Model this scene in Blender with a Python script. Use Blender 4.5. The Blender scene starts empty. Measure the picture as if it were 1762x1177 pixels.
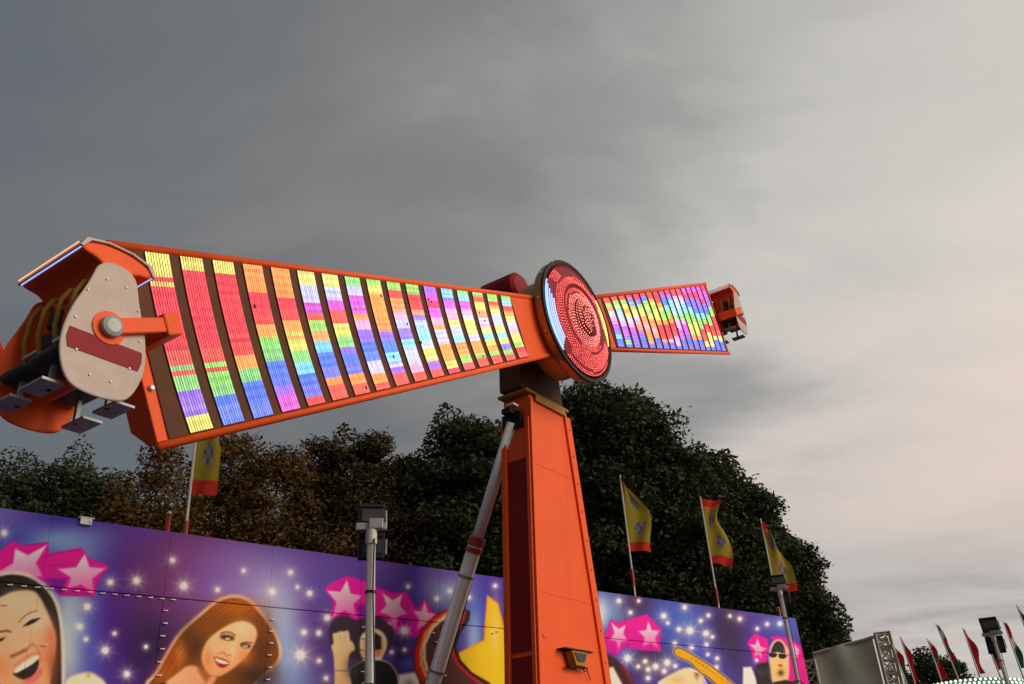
import bpy, math, random
import numpy as np
from mathutils import Vector, Matrix

random.seed(4)
RNG = np.random.default_rng(7)
S = bpy.context.scene
COL = S.collection
V3 = lambda *a: np.array(a, float)

# ------------------------------------------------------------------ camera
PITCH, ROLL, FPX = 27.925, 4.051, 1508.0
CAM = V3(0, 0, 1.6)
cp, sp = math.cos(math.radians(PITCH)), math.sin(math.radians(PITCH))
cr, sr = math.cos(math.radians(ROLL)), math.sin(math.radians(ROLL))
FW = V3(0, cp, sp); R0 = V3(1, 0, 0); U0 = V3(0, -sp, cp)
RT = cr * R0 - sr * U0; UP = sr * R0 + cr * U0
cd = bpy.data.cameras.new('camera'); cam = bpy.data.objects.new('camera', cd); COL.objects.link(cam)
cd.sensor_width = 36; cd.lens = 36 * FPX / 1762; cd.clip_start = 0.05; cd.clip_end = 6000
cam.matrix_world = Matrix(((RT[0], UP[0], -FW[0], CAM[0]), (RT[1], UP[1], -FW[1], CAM[1]), (RT[2], UP[2], -FW[2], CAM[2]), (0, 0, 0, 1)))
S.camera = cam

# ------------------------------------------------------------------ sky
SUN_AZ, SUN_EL = 108.0, 21.0          # degrees clockwise from +Y
w = bpy.data.worlds.new('World'); S.world = w; w.use_nodes = True
nt = w.node_tree; N = nt.nodes; L = nt.links; N.clear()


def mth(nt, op, a, b=None, c=None, clamp=False):
    n = nt.nodes.new('ShaderNodeMath'); n.operation = op; n.use_clamp = clamp
    for i, v in enumerate((a, b, c)):
        if v is None: continue
        if isinstance(v, (int, float)): n.inputs[i].default_value = v
        else: nt.links.new(v, n.inputs[i])
    return n.outputs[0]


def ramp(nt, fac, stops, interp='LINEAR'):
    n = nt.nodes.new('ShaderNodeValToRGB'); n.color_ramp.interpolation = interp
    e = n.color_ramp.elements
    while len(e) < len(stops): e.new(0.5)
    for el, (p, c) in zip(e, stops): el.position = p; el.color = (*c, 1) if len(c) == 3 else c
    nt.links.new(fac, n.inputs[0]); return n.outputs[0]


def mixc(nt, fac, a, b, mode='MIX'):
    n = nt.nodes.new('ShaderNodeMix'); n.data_type = 'RGBA'; n.blend_type = mode
    for s, v in ((n.inputs[0], fac), (n.inputs[6], a), (n.inputs[7], b)):
        if isinstance(v, (int, float)): s.default_value = v
        elif isinstance(v, tuple): s.default_value = (*v, 1) if len(v) == 3 else v
        else: nt.links.new(v, s)
    return n.outputs[2]


def noise(nt, vec, scale, detail=4, rough=.55, dist=0.0):
    n = nt.nodes.new('ShaderNodeTexNoise'); n.inputs['Scale'].default_value = scale
    n.inputs['Detail'].default_value = detail; n.inputs['Roughness'].default_value = rough
    n.inputs['Distortion'].default_value = dist
    if vec is not None: nt.links.new(vec, n.inputs['Vector'])
    return n.outputs['Fac']


tc = N.new('ShaderNodeTexCoord'); sx = N.new('ShaderNodeSeparateXYZ'); L.new(tc.outputs['Generated'], sx.inputs[0])
X, Y, Z = sx.outputs
den = mth(nt, 'MAXIMUM', mth(nt, 'ADD', Z, .10), .06)
cx = N.new('ShaderNodeCombineXYZ')
L.new(mth(nt, 'DIVIDE', X, den), cx.inputs[0]); L.new(mth(nt, 'DIVIDE', Y, den), cx.inputs[1])
mp = N.new('ShaderNodeMapping'); mp.inputs['Rotation'].default_value = (0, 0, math.radians(-35)); mp.inputs['Scale'].default_value = (.75, 1.3, 1); mp.inputs['Location'].default_value = (.8, 6.1, 0)
L.new(cx.outputs[0], mp.inputs['Vector'])
big = noise(nt, mp.outputs[0], .75, 3, .5, .5)
mid = noise(nt, mp.outputs[0], 2.1, 6, .55, .35)
# thick cloud in the west of the view thins out towards the sunset on the right
baz = math.radians(78)
g = mth(nt, 'ADD', mth(nt, 'MULTIPLY', X, math.sin(baz)), mth(nt, 'MULTIPLY', Y, math.cos(baz)))
g = mth(nt, 'ADD', g, mth(nt, 'MULTIPLY', mth(nt, 'SUBTRACT', big, .5), .85))
g = mth(nt, 'ADD', g, mth(nt, 'MULTIPLY', mth(nt, 'SUBTRACT', mid, .5), .58))
fac = mth(nt, 'MULTIPLY_ADD', g, .5, .5, True)
clouds = ramp(nt, fac, [(.0, (.085, .098, .108)), (.34, (.105, .118, .127)), (.46, (.135, .140, .143)), (.55, (.190, .187, .184)),
                        (.63, (.285, .278, .267)), (.72, (.44, .425, .40)), (.86, (.555, .515, .465)), (1, (.60, .54, .47))])
# low banks of blue-grey and peach near the horizon
low = mth(nt, 'SUBTRACT', 1.0, mth(nt, 'MULTIPLY', mth(nt, 'ABSOLUTE', mth(nt, 'SUBTRACT', Z, .15)), 6.5), None, True)
low = mth(nt, 'MULTIPLY', low, mth(nt, 'MULTIPLY_ADD', mid, 2.6, -.75, True))
clouds = mixc(nt, mth(nt, 'MULTIPLY', low, .85), clouds, (.215, .212, .232))
peach = mth(nt, 'SUBTRACT', 1.0, mth(nt, 'MULTIPLY', mth(nt, 'ABSOLUTE', mth(nt, 'SUBTRACT', Z, .30)), 5.5), None, True)
peach = mth(nt, 'MULTIPLY', peach, mth(nt, 'MULTIPLY_ADD', fac, 3.0, -1.9, True))
clouds = mixc(nt, mth(nt, 'MULTIPLY', peach, .85), clouds, (.66, .50, .42))
sk = N.new('ShaderNodeTexSky'); sk.sky_type = 'NISHITA'; sk.sun_disc = False
sk.sun_elevation = math.radians(SUN_EL); sk.sun_rotation = math.radians(SUN_AZ); sk.dust_density = 3
skv = mixc(nt, 1.0, sk.outputs[0], (.06, .06, .06), 'MULTIPLY')
skyc = mixc(nt, .93, skv, clouds)
bg = N.new('ShaderNodeBackground'); bg.inputs[1].default_value = 1.0
wo = N.new('ShaderNodeOutputWorld'); L.new(skyc, bg.inputs[0]); L.new(bg.outputs[0], wo.inputs[0])

# ------------------------------------------------------------------ sun (veiled by cloud) and exposure
sd = bpy.data.lights.new('sun', 'SUN'); so = bpy.data.objects.new('sun', sd); COL.objects.link(so)
sd.energy = 1.5; sd.angle = math.radians(38); sd.color = (1, .9, .78)
az, el = math.radians(SUN_AZ), math.radians(SUN_EL)
so.rotation_euler = Vector((-math.sin(az) * math.cos(el), -math.cos(az) * math.cos(el), -math.sin(el))).to_track_quat('-Z', 'Y').to_euler()
vs = S.view_settings
vs.view_transform = 'Standard'; vs.look = 'None'; vs.exposure = 0.42; vs.gamma = 1.0; vs.use_curve_mapping = False

# ------------------------------------------------------------------ helpers
def ray(x, y):
    v = FW * FPX + RT * (x - 881) - UP * (y - 588.5); return v / np.linalg.norm(v)
def at(x, y, dist):                        # point seen at photo pixel (x, y), dist metres away over the ground
    v = ray(x, y); return CAM + v * dist / math.hypot(v[0], v[1])
def on_plane(x, y, p, n):
    v = ray(x, y); return CAM + v * (np.dot(p - CAM, n) / np.dot(v, n))
def proj(P):
    q = P - CAM; z = q @ FW
    return 881 + FPX * (q @ RT) / z, 588.5 - FPX * (q @ UP) / z
def unit(v): return np.asarray(v, float) / np.linalg.norm(v)

ORI = {}
def empty(name, loc, label=None, cat=None, group=None):
    o = bpy.data.objects.new(name, None); COL.objects.link(o); o.location = loc; o.empty_display_size = .3
    ORI[o] = np.array(loc, float); tag(o, label, cat, group); return o
def tag(o, label=None, cat=None, group=None, kind=None):
    for k, v in (('label', label), ('category', cat), ('group', group), ('kind', kind)):
        if v: o[k] = v
    return o
def obj(name, vf, mats, parent=None, smooth=False, bevel=0, mi=None, col=None, origin=None):
    """vf = (verts, faces) in world space -> ONE mesh object"""
    verts = np.asarray(vf[0], float); faces = vf[1]
    c = np.array(origin, float) if origin is not None else (verts.min(0) + verts.max(0)) / 2
    me = bpy.data.meshes.new(name)
    if isinstance(faces, np.ndarray) and faces.ndim == 2:
        nf, k = faces.shape
        me.vertices.add(len(verts)); me.vertices.foreach_set('co', (verts - c).astype(np.float32).ravel())
        me.loops.add(nf * k); me.loops.foreach_set('vertex_index', faces.astype(np.int32).ravel())
        me.polygons.add(nf); me.polygons.foreach_set('loop_start', np.arange(0, nf * k, k, dtype=np.int32))
        me.update(calc_edges=True); me.validate()
    else:
        me.from_pydata((verts - c).tolist(), [], [list(map(int, f)) for f in faces]); me.update()
    for m in (mats if isinstance(mats, (list, tuple)) else [mats]): me.materials.append(m)
    if mi is not None: me.polygons.foreach_set('material_index', np.asarray(mi, np.int32))
    if smooth: me.polygons.foreach_set('use_smooth', np.ones(len(me.polygons), bool))
    if col is not None:
        a = me.color_attributes.new('tint', 'FLOAT_COLOR', 'POINT')
        cc = np.ones((len(verts), 4), np.float32); cc[:, :3] = col; a.data.foreach_set('color', cc.ravel())
    o = bpy.data.objects.new(name, me); COL.objects.link(o); ORI[o] = c
    if parent is not None: o.parent = parent; o.location = c - ORI[parent]
    else: o.location = c
    if bevel:
        b = o.modifiers.new('bevel', 'BEVEL'); b.width = bevel; b.segments = 2; b.limit_method = 'ANGLE'; b.angle_limit = .6
    return o
def join(*parts):
    vs_, fs = [], []; n = 0
    for v, f in parts:
        vs_.append(np.asarray(v, float)); fs += [[int(i) + n for i in q] for q in f]; n += len(v)
    return np.vstack(vs_), fs
def box(c, ax, ay, az_):                   # centre and three half-axis vectors
    c, ax, ay, az_ = map(np.asarray, (c, ax, ay, az_))
    v = [c + i * ax + j * ay + k * az_ for k in (-1, 1) for j in (-1, 1) for i in (-1, 1)]
    return np.array(v), [(0, 2, 3, 1), (4, 5, 7, 6), (0, 1, 5, 4), (2, 6, 7, 3), (0, 4, 6, 2), (1, 3, 7, 5)]
def abox(x0, x1, y0, y1, z0, z1):
    return box(V3((x0 + x1) / 2, (y0 + y1) / 2, (z0 + z1) / 2), V3((x1 - x0) / 2, 0, 0), V3(0, (y1 - y0) / 2, 0), V3(0, 0, (z1 - z0) / 2))
def frame_of(d):
    d = unit(d); h = V3(0, 0, 1) if abs(d[2]) < .9 else V3(1, 0, 0)
    a = unit(np.cross(h, d)); return a, np.cross(d, a)
def tube(pts, rad, n=12, cap=True, ref=None):
    pts = np.asarray(pts, float); m = len(pts)
    rad = np.full(m, rad) if np.isscalar(rad) else np.asarray(rad)
    v = []; f = []
    a0, b0 = frame_of(pts[min(1, m - 1)] - pts[0]) if ref is None else ref
    for i in range(m):
        d = unit(pts[min(i + 1, m - 1)] - pts[max(i - 1, 0)])
        a0 = unit(a0 - d * np.dot(a0, d)); b = np.cross(d, a0)
        for k in range(n):
            t = 2 * math.pi * k / n; v.append(pts[i] + rad[i] * (a0 * math.cos(t) + b * math.sin(t)))
    for i in range(m - 1):
        for k in range(n):
            f.append((i * n + k, i * n + (k + 1) % n, (i + 1) * n + (k + 1) % n, (i + 1) * n + k))
    if cap: f += [tuple(range(n - 1, -1, -1)), tuple(range((m - 1) * n, m * n))]
    return np.array(v), f
def lathe(c, axis, prof, n=48, cap=True):  # prof: (radius, offset along axis)
    a, b = frame_of(axis); d = unit(axis); v = []; f = []
    for r, h in prof:
        for k in range(n):
            t = 2 * math.pi * k / n; v.append(c + d * h + r * (a * math.cos(t) + b * math.sin(t)))
    for i in range(len(prof) - 1):
        for k in range(n):
            f.append((i * n + k, i * n + (k + 1) % n, (i + 1) * n + (k + 1) % n, (i + 1) * n + k))
    if cap: f += [tuple(range(n - 1, -1, -1)), tuple(range((len(prof) - 1) * n, len(prof) * n))]
    return np.array(v), f
def chaikin(P, it=2):
    P = np.asarray(P, float)
    for _ in range(it):
        Q = np.roll(P, -1, 0); P = np.stack([.75 * P + .25 * Q, .25 * P + .75 * Q], 1).reshape(-1, 2)
    return P
def prism(poly, o, ex, ey, ez, t0, t1):    # 2-D outline in (ex, ey), extruded along ez
    poly = np.asarray(poly, float); k = len(poly)
    v = [o + ex * p[0] + ey * p[1] + ez * t for t in (t0, t1) for p in poly]
    f = [tuple(range(k - 1, -1, -1)), tuple(range(k, 2 * k))] + [(i, (i + 1) % k, k + (i + 1) % k, k + i) for i in range(k)]
    return np.array(v), f

def s2l(c):
    c = np.asarray(c, float) / 255.0
    return np.where(c <= .04045, c / 12.92, ((c + .055) / 1.055) ** 2.4)

def mat(name, color, rough=.5, metal=0.0, var=.12, scale=4.0, dirt=0.0, dirtc=(.03, .025, .02), bump=.0, spec=.5, coat=0.0, streak=False):
    m = bpy.data.materials.new(name); m.use_nodes = True; t = m.node_tree
    p = t.nodes['Principled BSDF']
    tcn = t.nodes.new('ShaderNodeTexCoord'); ob = tcn.outputs['Object']
    nz = noise(t, ob, scale, 5, .6)
    c0 = tuple(x * (1 - var) for x in color); c1 = tuple(min(1, x * (1 + var)) for x in color)
    c = mixc(t, mth(t, 'MULTIPLY_ADD', nz, 2.2, -.6, True), c0, c1)
    if dirt:
        if streak:
            mpn = t.nodes.new('ShaderNodeMapping'); mpn.inputs['Scale'].default_value = (7, 7, .35); t.links.new(ob, mpn.inputs['Vector']); sv = mpn.outputs[0]
        else: sv = ob
        d = noise(t, sv, scale * .8, 7, .65)
        c = mixc(t, mth(t, 'MULTIPLY', mth(t, 'MULTIPLY_ADD', d, 4.5, -2.3, True), dirt), c, dirtc)
    t.links.new(c, p.inputs['Base Color'])
    t.links.new(mth(t, 'MULTIPLY_ADD', nz, .25, rough - .12, True), p.inputs['Roughness'])
    p.inputs['Metallic'].default_value = metal; p.inputs['Specular IOR Level'].default_value = spec; p.inputs['Coat Weight'].default_value = coat
    if bump:
        bn = t.nodes.new('ShaderNodeBump'); bn.inputs['Strength'].default_value = bump; bn.inputs['Distance'].default_value = .02
        t.links.new(noise(t, ob, scale * 6, 4, .6), bn.inputs['Height']); t.links.new(bn.outputs[0], p.inputs['Normal'])
    return m
def mat_tint(name, rough=.6, gain=1.0, spec=.3, weave=0.0, var=.08, trans=0.0):
    m = bpy.data.materials.new(name); m.use_nodes = True; t = m.node_tree; p = t.nodes['Principled BSDF']
    at_ = t.nodes.new('ShaderNodeAttribute'); at_.attribute_name = 'tint'
    tcn = t.nodes.new('ShaderNodeTexCoord')
    nz = noise(t, tcn.outputs['Object'], 3.0, 6, .65)
    k = mth(t, 'MULTIPLY_ADD', nz, 2 * var, gain - var)
    cb = t.nodes.new('ShaderNodeCombineXYZ')
    for i in range(3): t.links.new(k, cb.inputs[i])
    c = mixc(t, 1.0, at_.outputs['Color'], cb.outputs[0], 'MULTIPLY')
    t.links.new(c, p.inputs['Base Color']); p.inputs['Roughness'].default_value = rough; p.inputs['Specular IOR Level'].default_value = spec
    if trans:
        tr = t.nodes.new('ShaderNodeBsdfTranslucent'); t.links.new(c, tr.inputs[0]); mx = t.nodes.new('ShaderNodeMixShader')
        mx.inputs[0].default_value = trans; t.links.new(p.outputs[0], mx.inputs[1]); t.links.new(tr.outputs[0], mx.inputs[2])
        t.links.new(mx.outputs[0], t.nodes['Material Output'].inputs[0])
    if weave:
        bn = t.nodes.new('ShaderNodeBump'); bn.inputs['Strength'].default_value = weave; bn.inputs['Distance'].default_value = .01
        t.links.new(noise(t, tcn.outputs['Object'], 2.2, 3, .5), bn.inputs['Height']); t.links.new(bn.outputs[0], p.inputs['Normal'])
    return m
def mat_emit(name, color=None, strength=1.0):
    m = bpy.data.materials.new(name); m.use_nodes = True; t = m.node_tree; t.nodes.clear()
    e = t.nodes.new('ShaderNodeEmission'); e.inputs[1].default_value = strength
    if color is None:
        a = t.nodes.new('ShaderNodeAttribute'); a.attribute_name = 'tint'; t.links.new(a.outputs['Color'], e.inputs[0])
    else: e.inputs[0].default_value = (*color, 1)
    o = t.nodes.new('ShaderNodeOutputMaterial'); t.links.new(e.outputs[0], o.inputs[0]); return m

M = dict(
    orange=mat('orange_paint', (.90, .105, .014), .55, var=.07, scale=.9, dirt=.18, dirtc=(.45, .05, .012), streak=True, bump=.02, spec=.25),
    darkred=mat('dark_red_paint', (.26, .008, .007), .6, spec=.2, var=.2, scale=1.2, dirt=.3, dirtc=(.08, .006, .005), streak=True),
    yellow=mat('yellow_paint', (.40, .20, .02), .55, dirt=.4, spec=.2),
    brown=mat('brown_paint', (.11, .036, .012), .6, var=.3, dirt=.3, spec=.15),
    steel=mat('galvanised_steel', (.62, .60, .57), .38, .55, var=.12, scale=6, dirt=.25, dirtc=(.22, .20, .18)),
    chrome=mat('bright_ram_steel', (.80, .79, .77), .38, .10, var=.06, scale=5, dirt=.15, dirtc=(.3, .28, .25)),
    pole=mat('painted_pole', (.50, .45, .41), .5, .1, var=.12, scale=3, dirt=.25, dirtc=(.2, .16, .13), streak=True),
    black=mat('black_plastic', (.012, .012, .013), .55, var=.3, spec=.25),
    grey=mat('grey_bracket', (.34, .33, .31), .5, .3, dirt=.3),
    collar=mat('red_collar', (.36, .035, .018), .5, dirt=.3),
    lens=mat('lamp_glass', (.045, .04, .042), .3, var=.25, scale=9, spec=.3),
    white=mat('white_clip', (.78, .75, .70), .5),
    cream=mat('cream_fibreglass', (.52, .40, .33), .5, dirt=.2, spec=.3),
    seat=mat('seat_padding', (.03, .028, .032), .65, var=.3, bump=.1),
    crimson=mat('crimson_paint', (.26, .008, .016), .55, var=.25, spec=.2),
    gold=mat('gold_rim', (.42, .20, .04), .35, .4, var=.25),
    bark=mat('bark', (.055, .04, .028), .9, var=.4, scale=3, bump=.6),
    ground=mat('tarmac', (.05, .048, .045), .9, var=.3, scale=2, bump=.3),
    tarp=mat('grey_green_tarpaulin', (.62, .58, .44), .7, var=.22, scale=.6, dirt=.25, dirtc=(.25, .24, .18)),
    truss=mat('weathered_truss', (.50, .43, .35), .55, .3, var=.2, dirt=.35),
    art=mat_tint('printed_mural', .6, 1.16, .12, weave=.0, var=.05),
    cloth=mat_tint('flag_cloth', .85, 1.0, .1, weave=.25, var=.15, trans=.3),
    leaf=mat_tint('leaves', .6, 1.0, .15, var=.25, trans=.18),
    led=mat_emit('led_light', None, 1.12),
    bulb=mat_emit('white_bulb', (1, .95, .9), 2.2),
    redled=mat_emit('red_led', None, 1.25),
    green=mat('green_paint', (.03, .17, .06), .5), red=mat('red_paint', (.42, .02, .02), .5),
)

# ------------------------------------------------------------------ ground
gv = np.array([(x, y, 0) for y in np.linspace(-400, 1600, 21) for x in np.linspace(-1000, 1000, 21)], float)
gf = [(j * 21 + i, j * 21 + i + 1, (j + 1) * 21 + i + 1, (j + 1) * 21 + i) for j in range(20) for i in range(20)]
tag(obj('ground', (gv, gf), M['ground']), 'dark tarmac ground of the fairground', kind='structure')

# ------------------------------------------------------------------ the painted backdrop
P0 = V3(-7.7677, 12.4147, 0); FD = unit(V3(.7305, .6829, 0)); FN = V3(FD[1], -FD[0], 0)
TOP, SEAM, ENDU = 6.0, 4.93, 21.27

def paint_mural(x, y):
    """printed artwork of the backdrop; x, y are the print's own design coordinates (0..1400 across, 870..1180 down)"""
    n = len(x); C = np.empty((n, 3)); C[:] = (74, 56, 122)
    def blend(a, c):
        a = np.clip(a, 0, 1)[:, None]; C[:] = C * (1 - a) + np.asarray(c, float) * a
    def g(cx, cy, sx, sy, c, a=.9): 
        m = (np.abs(x - cx) < 3 * sx) & (np.abs(y - cy) < 3 * sy)
        al = np.zeros(n); al[m] = a * np.exp(-.5 * (((x[m] - cx) / sx) ** 2 + ((y[m] - cy) / sy) ** 2)); blend(al, c)
    def cv(p, ox, oy, s): return [(ox + a / s, oy + b / s) for a, b in p]
    def sdf(P, pad):
        P = np.asarray(P, float); lo, hi = P.min(0) - pad, P.max(0) + pad
        m = np.where((x > lo[0]) & (x < hi[0]) & (y > lo[1]) & (y < hi[1]))[0]
        if len(m) == 0: return m, None
        px, py = x[m], y[m]; d2 = np.full(len(m), 1e9); ins = np.zeros(len(m), bool)
        for i in range(len(P)):
            a, b = P[i], P[(i + 1) % len(P)]; e = b - a; L2 = e @ e + 1e-9
            t = np.clip(((px - a[0]) * e[0] + (py - a[1]) * e[1]) / L2, 0, 1)
            d2 = np.minimum(d2, (px - a[0] - t * e[0]) ** 2 + (py - a[1] - t * e[1]) ** 2)
            cr_ = (a[1] > py) != (b[1] > py)
            ins ^= cr_ & (px < a[0] + (py - a[1]) / (e[1] if abs(e[1]) > 1e-9 else 1e-9) * e[0])
        d = np.sqrt(d2); return m, np.where(ins, -d, d)
    def poly(P, c, soft=1.5, grow=0.0, a=1.0, c2=None, gdir=None, sharp=False):
        if not sharp and len(P) > 6 and tuple(c) != (214, 8, 138): P = chaikin(P, 2)
        m, d = sdf(P, soft + grow + 2)
        if d is None: return
        al = np.clip(.5 - (d - grow) / (2 * soft), 0, 1) * a; col = np.asarray(c, float)[None]
        if c2 is not None:
            Pn = np.asarray(P); v = x[m] * gdir[0] + y[m] * gdir[1]; pv_ = Pn @ np.asarray(gdir, float)
            t = np.clip((v - pv_.min()) / (np.ptp(pv_) + 1e-9), 0, 1)[:, None]; col = col * (1 - t) + np.asarray(c2, float) * t
        C[m] = C[m] * (1 - al[:, None]) + col * al[:, None]
    def stroke(P, wd, c, soft=1.2, a=1.0):
        P = np.asarray(P, float); lo, hi = P.min(0) - wd - 4, P.max(0) + wd + 4
        m = np.where((x > lo[0]) & (x < hi[0]) & (y > lo[1]) & (y < hi[1]))[0]
        if len(m) == 0: return
        d2 = np.full(len(m), 1e9)
        for a_, b_ in zip(P[:-1], P[1:]):
            e = b_ - a_; t = np.clip(((x[m] - a_[0]) * e[0] + (y[m] - a_[1]) * e[1]) / (e @ e + 1e-9), 0, 1)
            d2 = np.minimum(d2, (x[m] - a_[0] - t * e[0]) ** 2 + (y[m] - a_[1] - t * e[1]) ** 2)
        al = (np.clip(.5 - (np.sqrt(d2) - wd / 2) / (2 * soft), 0, 1) * a)[:, None]
        C[m] = C[m] * (1 - al) + np.asarray(c, float) * al
    def star(tips, pale=(243, 212, 206), pink=(240, 90, 150), k=.46):
        T = np.asarray(tips, float); c = T.mean(0); P = []
        for i in range(5):
            P.append(T[i]); P.append(c + k * ((T[i] + T[(i + 1) % 5]) / 2 - c) * 1.25)
        poly(P, (228, 40, 140), 2.2, 1.8, sharp=True); poly(P, pale, 1.6, -.6, 1.0, pink, (.15, 1.0), sharp=True)
    def spark(cx, cy, r, a=1.0, rays=True):
        m = np.where((np.abs(x - cx) < 7 * r) & (np.abs(y - cy) < 7 * r))[0]
        if len(m) == 0: return
        dx, dy = x[m] - cx, y[m] - cy; rr = np.hypot(dx, dy) + 1e-6
        al = np.exp(-.5 * (rr / (.8 * r)) ** 2) + .35 * np.exp(-.5 * (rr / (2 * r)) ** 2)
        if rays: al += .65 * np.exp(-rr / (1.7 * r)) * np.abs(np.cos(4 * np.arctan2(dy, dx) + cx)) ** 14
        al = np.clip(al * a, 0, 1)[:, None]; C[m] = C[m] * (1 - al) + np.array((240, 225, 208.)) * al
    # --- nebula
    for q in [(0, 895, 60, 25, (116, 104, 160)), (130, 893, 60, 16, (58, 46, 132)), (90, 930, 70, 15, (120, 146, 186)), (170, 945, 40, 22, (118, 138, 184)), (20, 925, 30, 18, (70, 70, 150)),
              (250, 915, 45, 35, (92, 66, 140)), (190, 1000, 26, 38, (82, 76, 156)), (230, 980, 40, 50, (76, 48, 116)), (128, 1060, 26, 62, (162, 186, 190)), (118, 1110, 18, 50, (178, 190, 184)), (165, 1090, 22, 70, (84, 96, 172)), (200, 1080, 25, 70, (72, 44, 130)),
              (240, 1120, 40, 70, (52, 26, 78)), (268, 1100, 26, 45, (26, 16, 46)), (300, 1010, 60, 55, (100, 52, 92)), (340, 960, 60, 40, (118, 66, 110)), (400, 965, 45, 30, (120, 90, 150)), (380, 1010, 40, 30, (120, 84, 150)),
              (470, 1020, 60, 45, (150, 134, 176)), (490, 1080, 45, 55, (164, 168, 186)), (505, 1140, 40, 50, (136, 160, 192)), (545, 1050, 24, 60, (98, 70, 138)), (560, 1110, 26, 60, (74, 50, 104)), (560, 1010, 24, 22, (84, 74, 140)),
              (650, 970, 70, 22, (96, 72, 142)), (715, 990, 12, 40, (46, 36, 124)), (775, 1015, 36, 26, (140, 160, 188)), (780, 985, 40, 12, (104, 80, 152)), (845, 1010, 22, 30, (66, 42, 128)), (825, 1060, 26, 34, (62, 74, 160)), (815, 1100, 10, 40, (138, 160, 186)), (716, 1105, 30, 50, (66, 44, 112)),
              (698, 1140, 8, 6, (80, 110, 180)), (690, 1110, 10, 30, (38, 24, 72)),
              (1050, 1050, 26, 22, (120, 146, 180)), (1035, 1055, 8, 20, (190, 200, 205)), (1100, 1035, 22, 20, (56, 36, 62)), (1180, 1075, 34, 30, (86, 116, 176)), (1150, 1070, 20, 40, (70, 84, 160)), (1225, 1085, 24, 36, (70, 70, 150)), (1250, 1075, 22, 36, (46, 30, 58)), (1262, 1110, 18, 60, (50, 34, 52)),
              (1300, 1050, 30, 20, (86, 62, 128)), (1345, 1080, 24, 22, (78, 108, 172)), (1320, 1110, 30, 30, (74, 60, 140)), (1110, 1135, 40, 22, (48, 36, 56)), (1075, 1130, 14, 20, (86, 88, 160)), (1190, 1130, 30, 30, (80, 84, 164)), (1225, 1165, 30, 20, (76, 72, 152))]: g(*q)
    # --- pink stars
    z1 = lambda p: cv(p, 0, 840, 3.492); z4 = lambda p: cv(p, 540, 970, 5.182); z5 = lambda p: cv(p, 1020, 1010, 4.637)
    MG = (214, 8, 138); MG2 = (168, 16, 128)
    poly(z1([(-60, 420), (80, 318), (135, 345), (292, 325), (290, 395), (492, 358), (530, 420), (655, 465), (600, 540), (560, 652), (368, 648), (270, 560), (-60, 530)]), MG, 1.5, 0, 1, MG2, (0, 1))
    poly(z1([(270, 540), (400, 545), (360, 648)]), (96, 20, 120), 2.5, 0, .8)
    stroke(z1([(150, 345), (290, 328)]), 1.2, (150, 0, 90)); stroke(z1([(250, 415), (490, 362)]), 1.2, (150, 0, 100)); stroke(z1([(280, 470), (430, 450)]), 1, (150, 0, 100))
    star(z1([(90, 362), (286, 336), (262, 535), (90, 610), (-30, 512)])); star(z1([(510, 392), (638, 482), (568, 640), (400, 610), (345, 486)]))
    poly(z4([(98, 212), (290, 108), (470, 160), (560, 208), (700, 262), (822, 248), (915, 405), (990, 318), (1065, 440), (1010, 560), (920, 660), (740, 612), (600, 470), (390, 505), (150, 472), (180, 330)]), MG, 1.5, 0, 1, MG2, (0, 1))
    poly(z4([(120, 200), (290, 115), (460, 165), (420, 270)]), (226, 60, 150), 2.5); poly(z4([(380, 370), (470, 360), (470, 470), (400, 480)]), (120, 28, 136), 2)
    poly(z4([(740, 500), (860, 490), (800, 610)]), (100, 14, 110), 2.5, 0, .8)
    star(z4([(296, 138), (438, 286), (385, 495), (165, 480), (112, 236)])); star(z4([(608, 258), (792, 268), (838, 448), (725, 600), (583, 434)])); star(z4([(990, 335), (1095, 452), (1050, 620), (915, 590), (885, 420)]))
    poly(z5([(92, 395), (145, 258), (200, 285), (282, 260), (432, 218), (545, 330), (538, 512), (400, 508), (250, 480), (185, 545), (100, 520)]), MG, 1.2, 0, 1, MG2, (0, 1))
    star(z5([(145, 280), (268, 296), (285, 430), (205, 520), (135, 420)])); star(z5([(442, 268), (540, 345), (532, 505), (400, 478), (358, 350)]))
    poly(z5([(1235, 440), (1290, 368), (1395, 415), (1405, 480), (1380, 612), (1290, 592)]), MG, 1.2); star(z5([(1312, 400), (1395, 492), (1356, 592), (1286, 560), (1244, 456)]))
    poly(z5([(1400, 400), (1470, 385), (1660, 440), (1720, 640), (1740, 900), (1540, 900), (1540, 500)]), (206, 20, 130), 1.4, 0, 1, (176, 24, 120), (0, 1)); poly(z5([(1600, 440), (1650, 500), (1640, 560), (1600, 570), (1585, 500)]), (235, 150, 185), 2)
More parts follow.
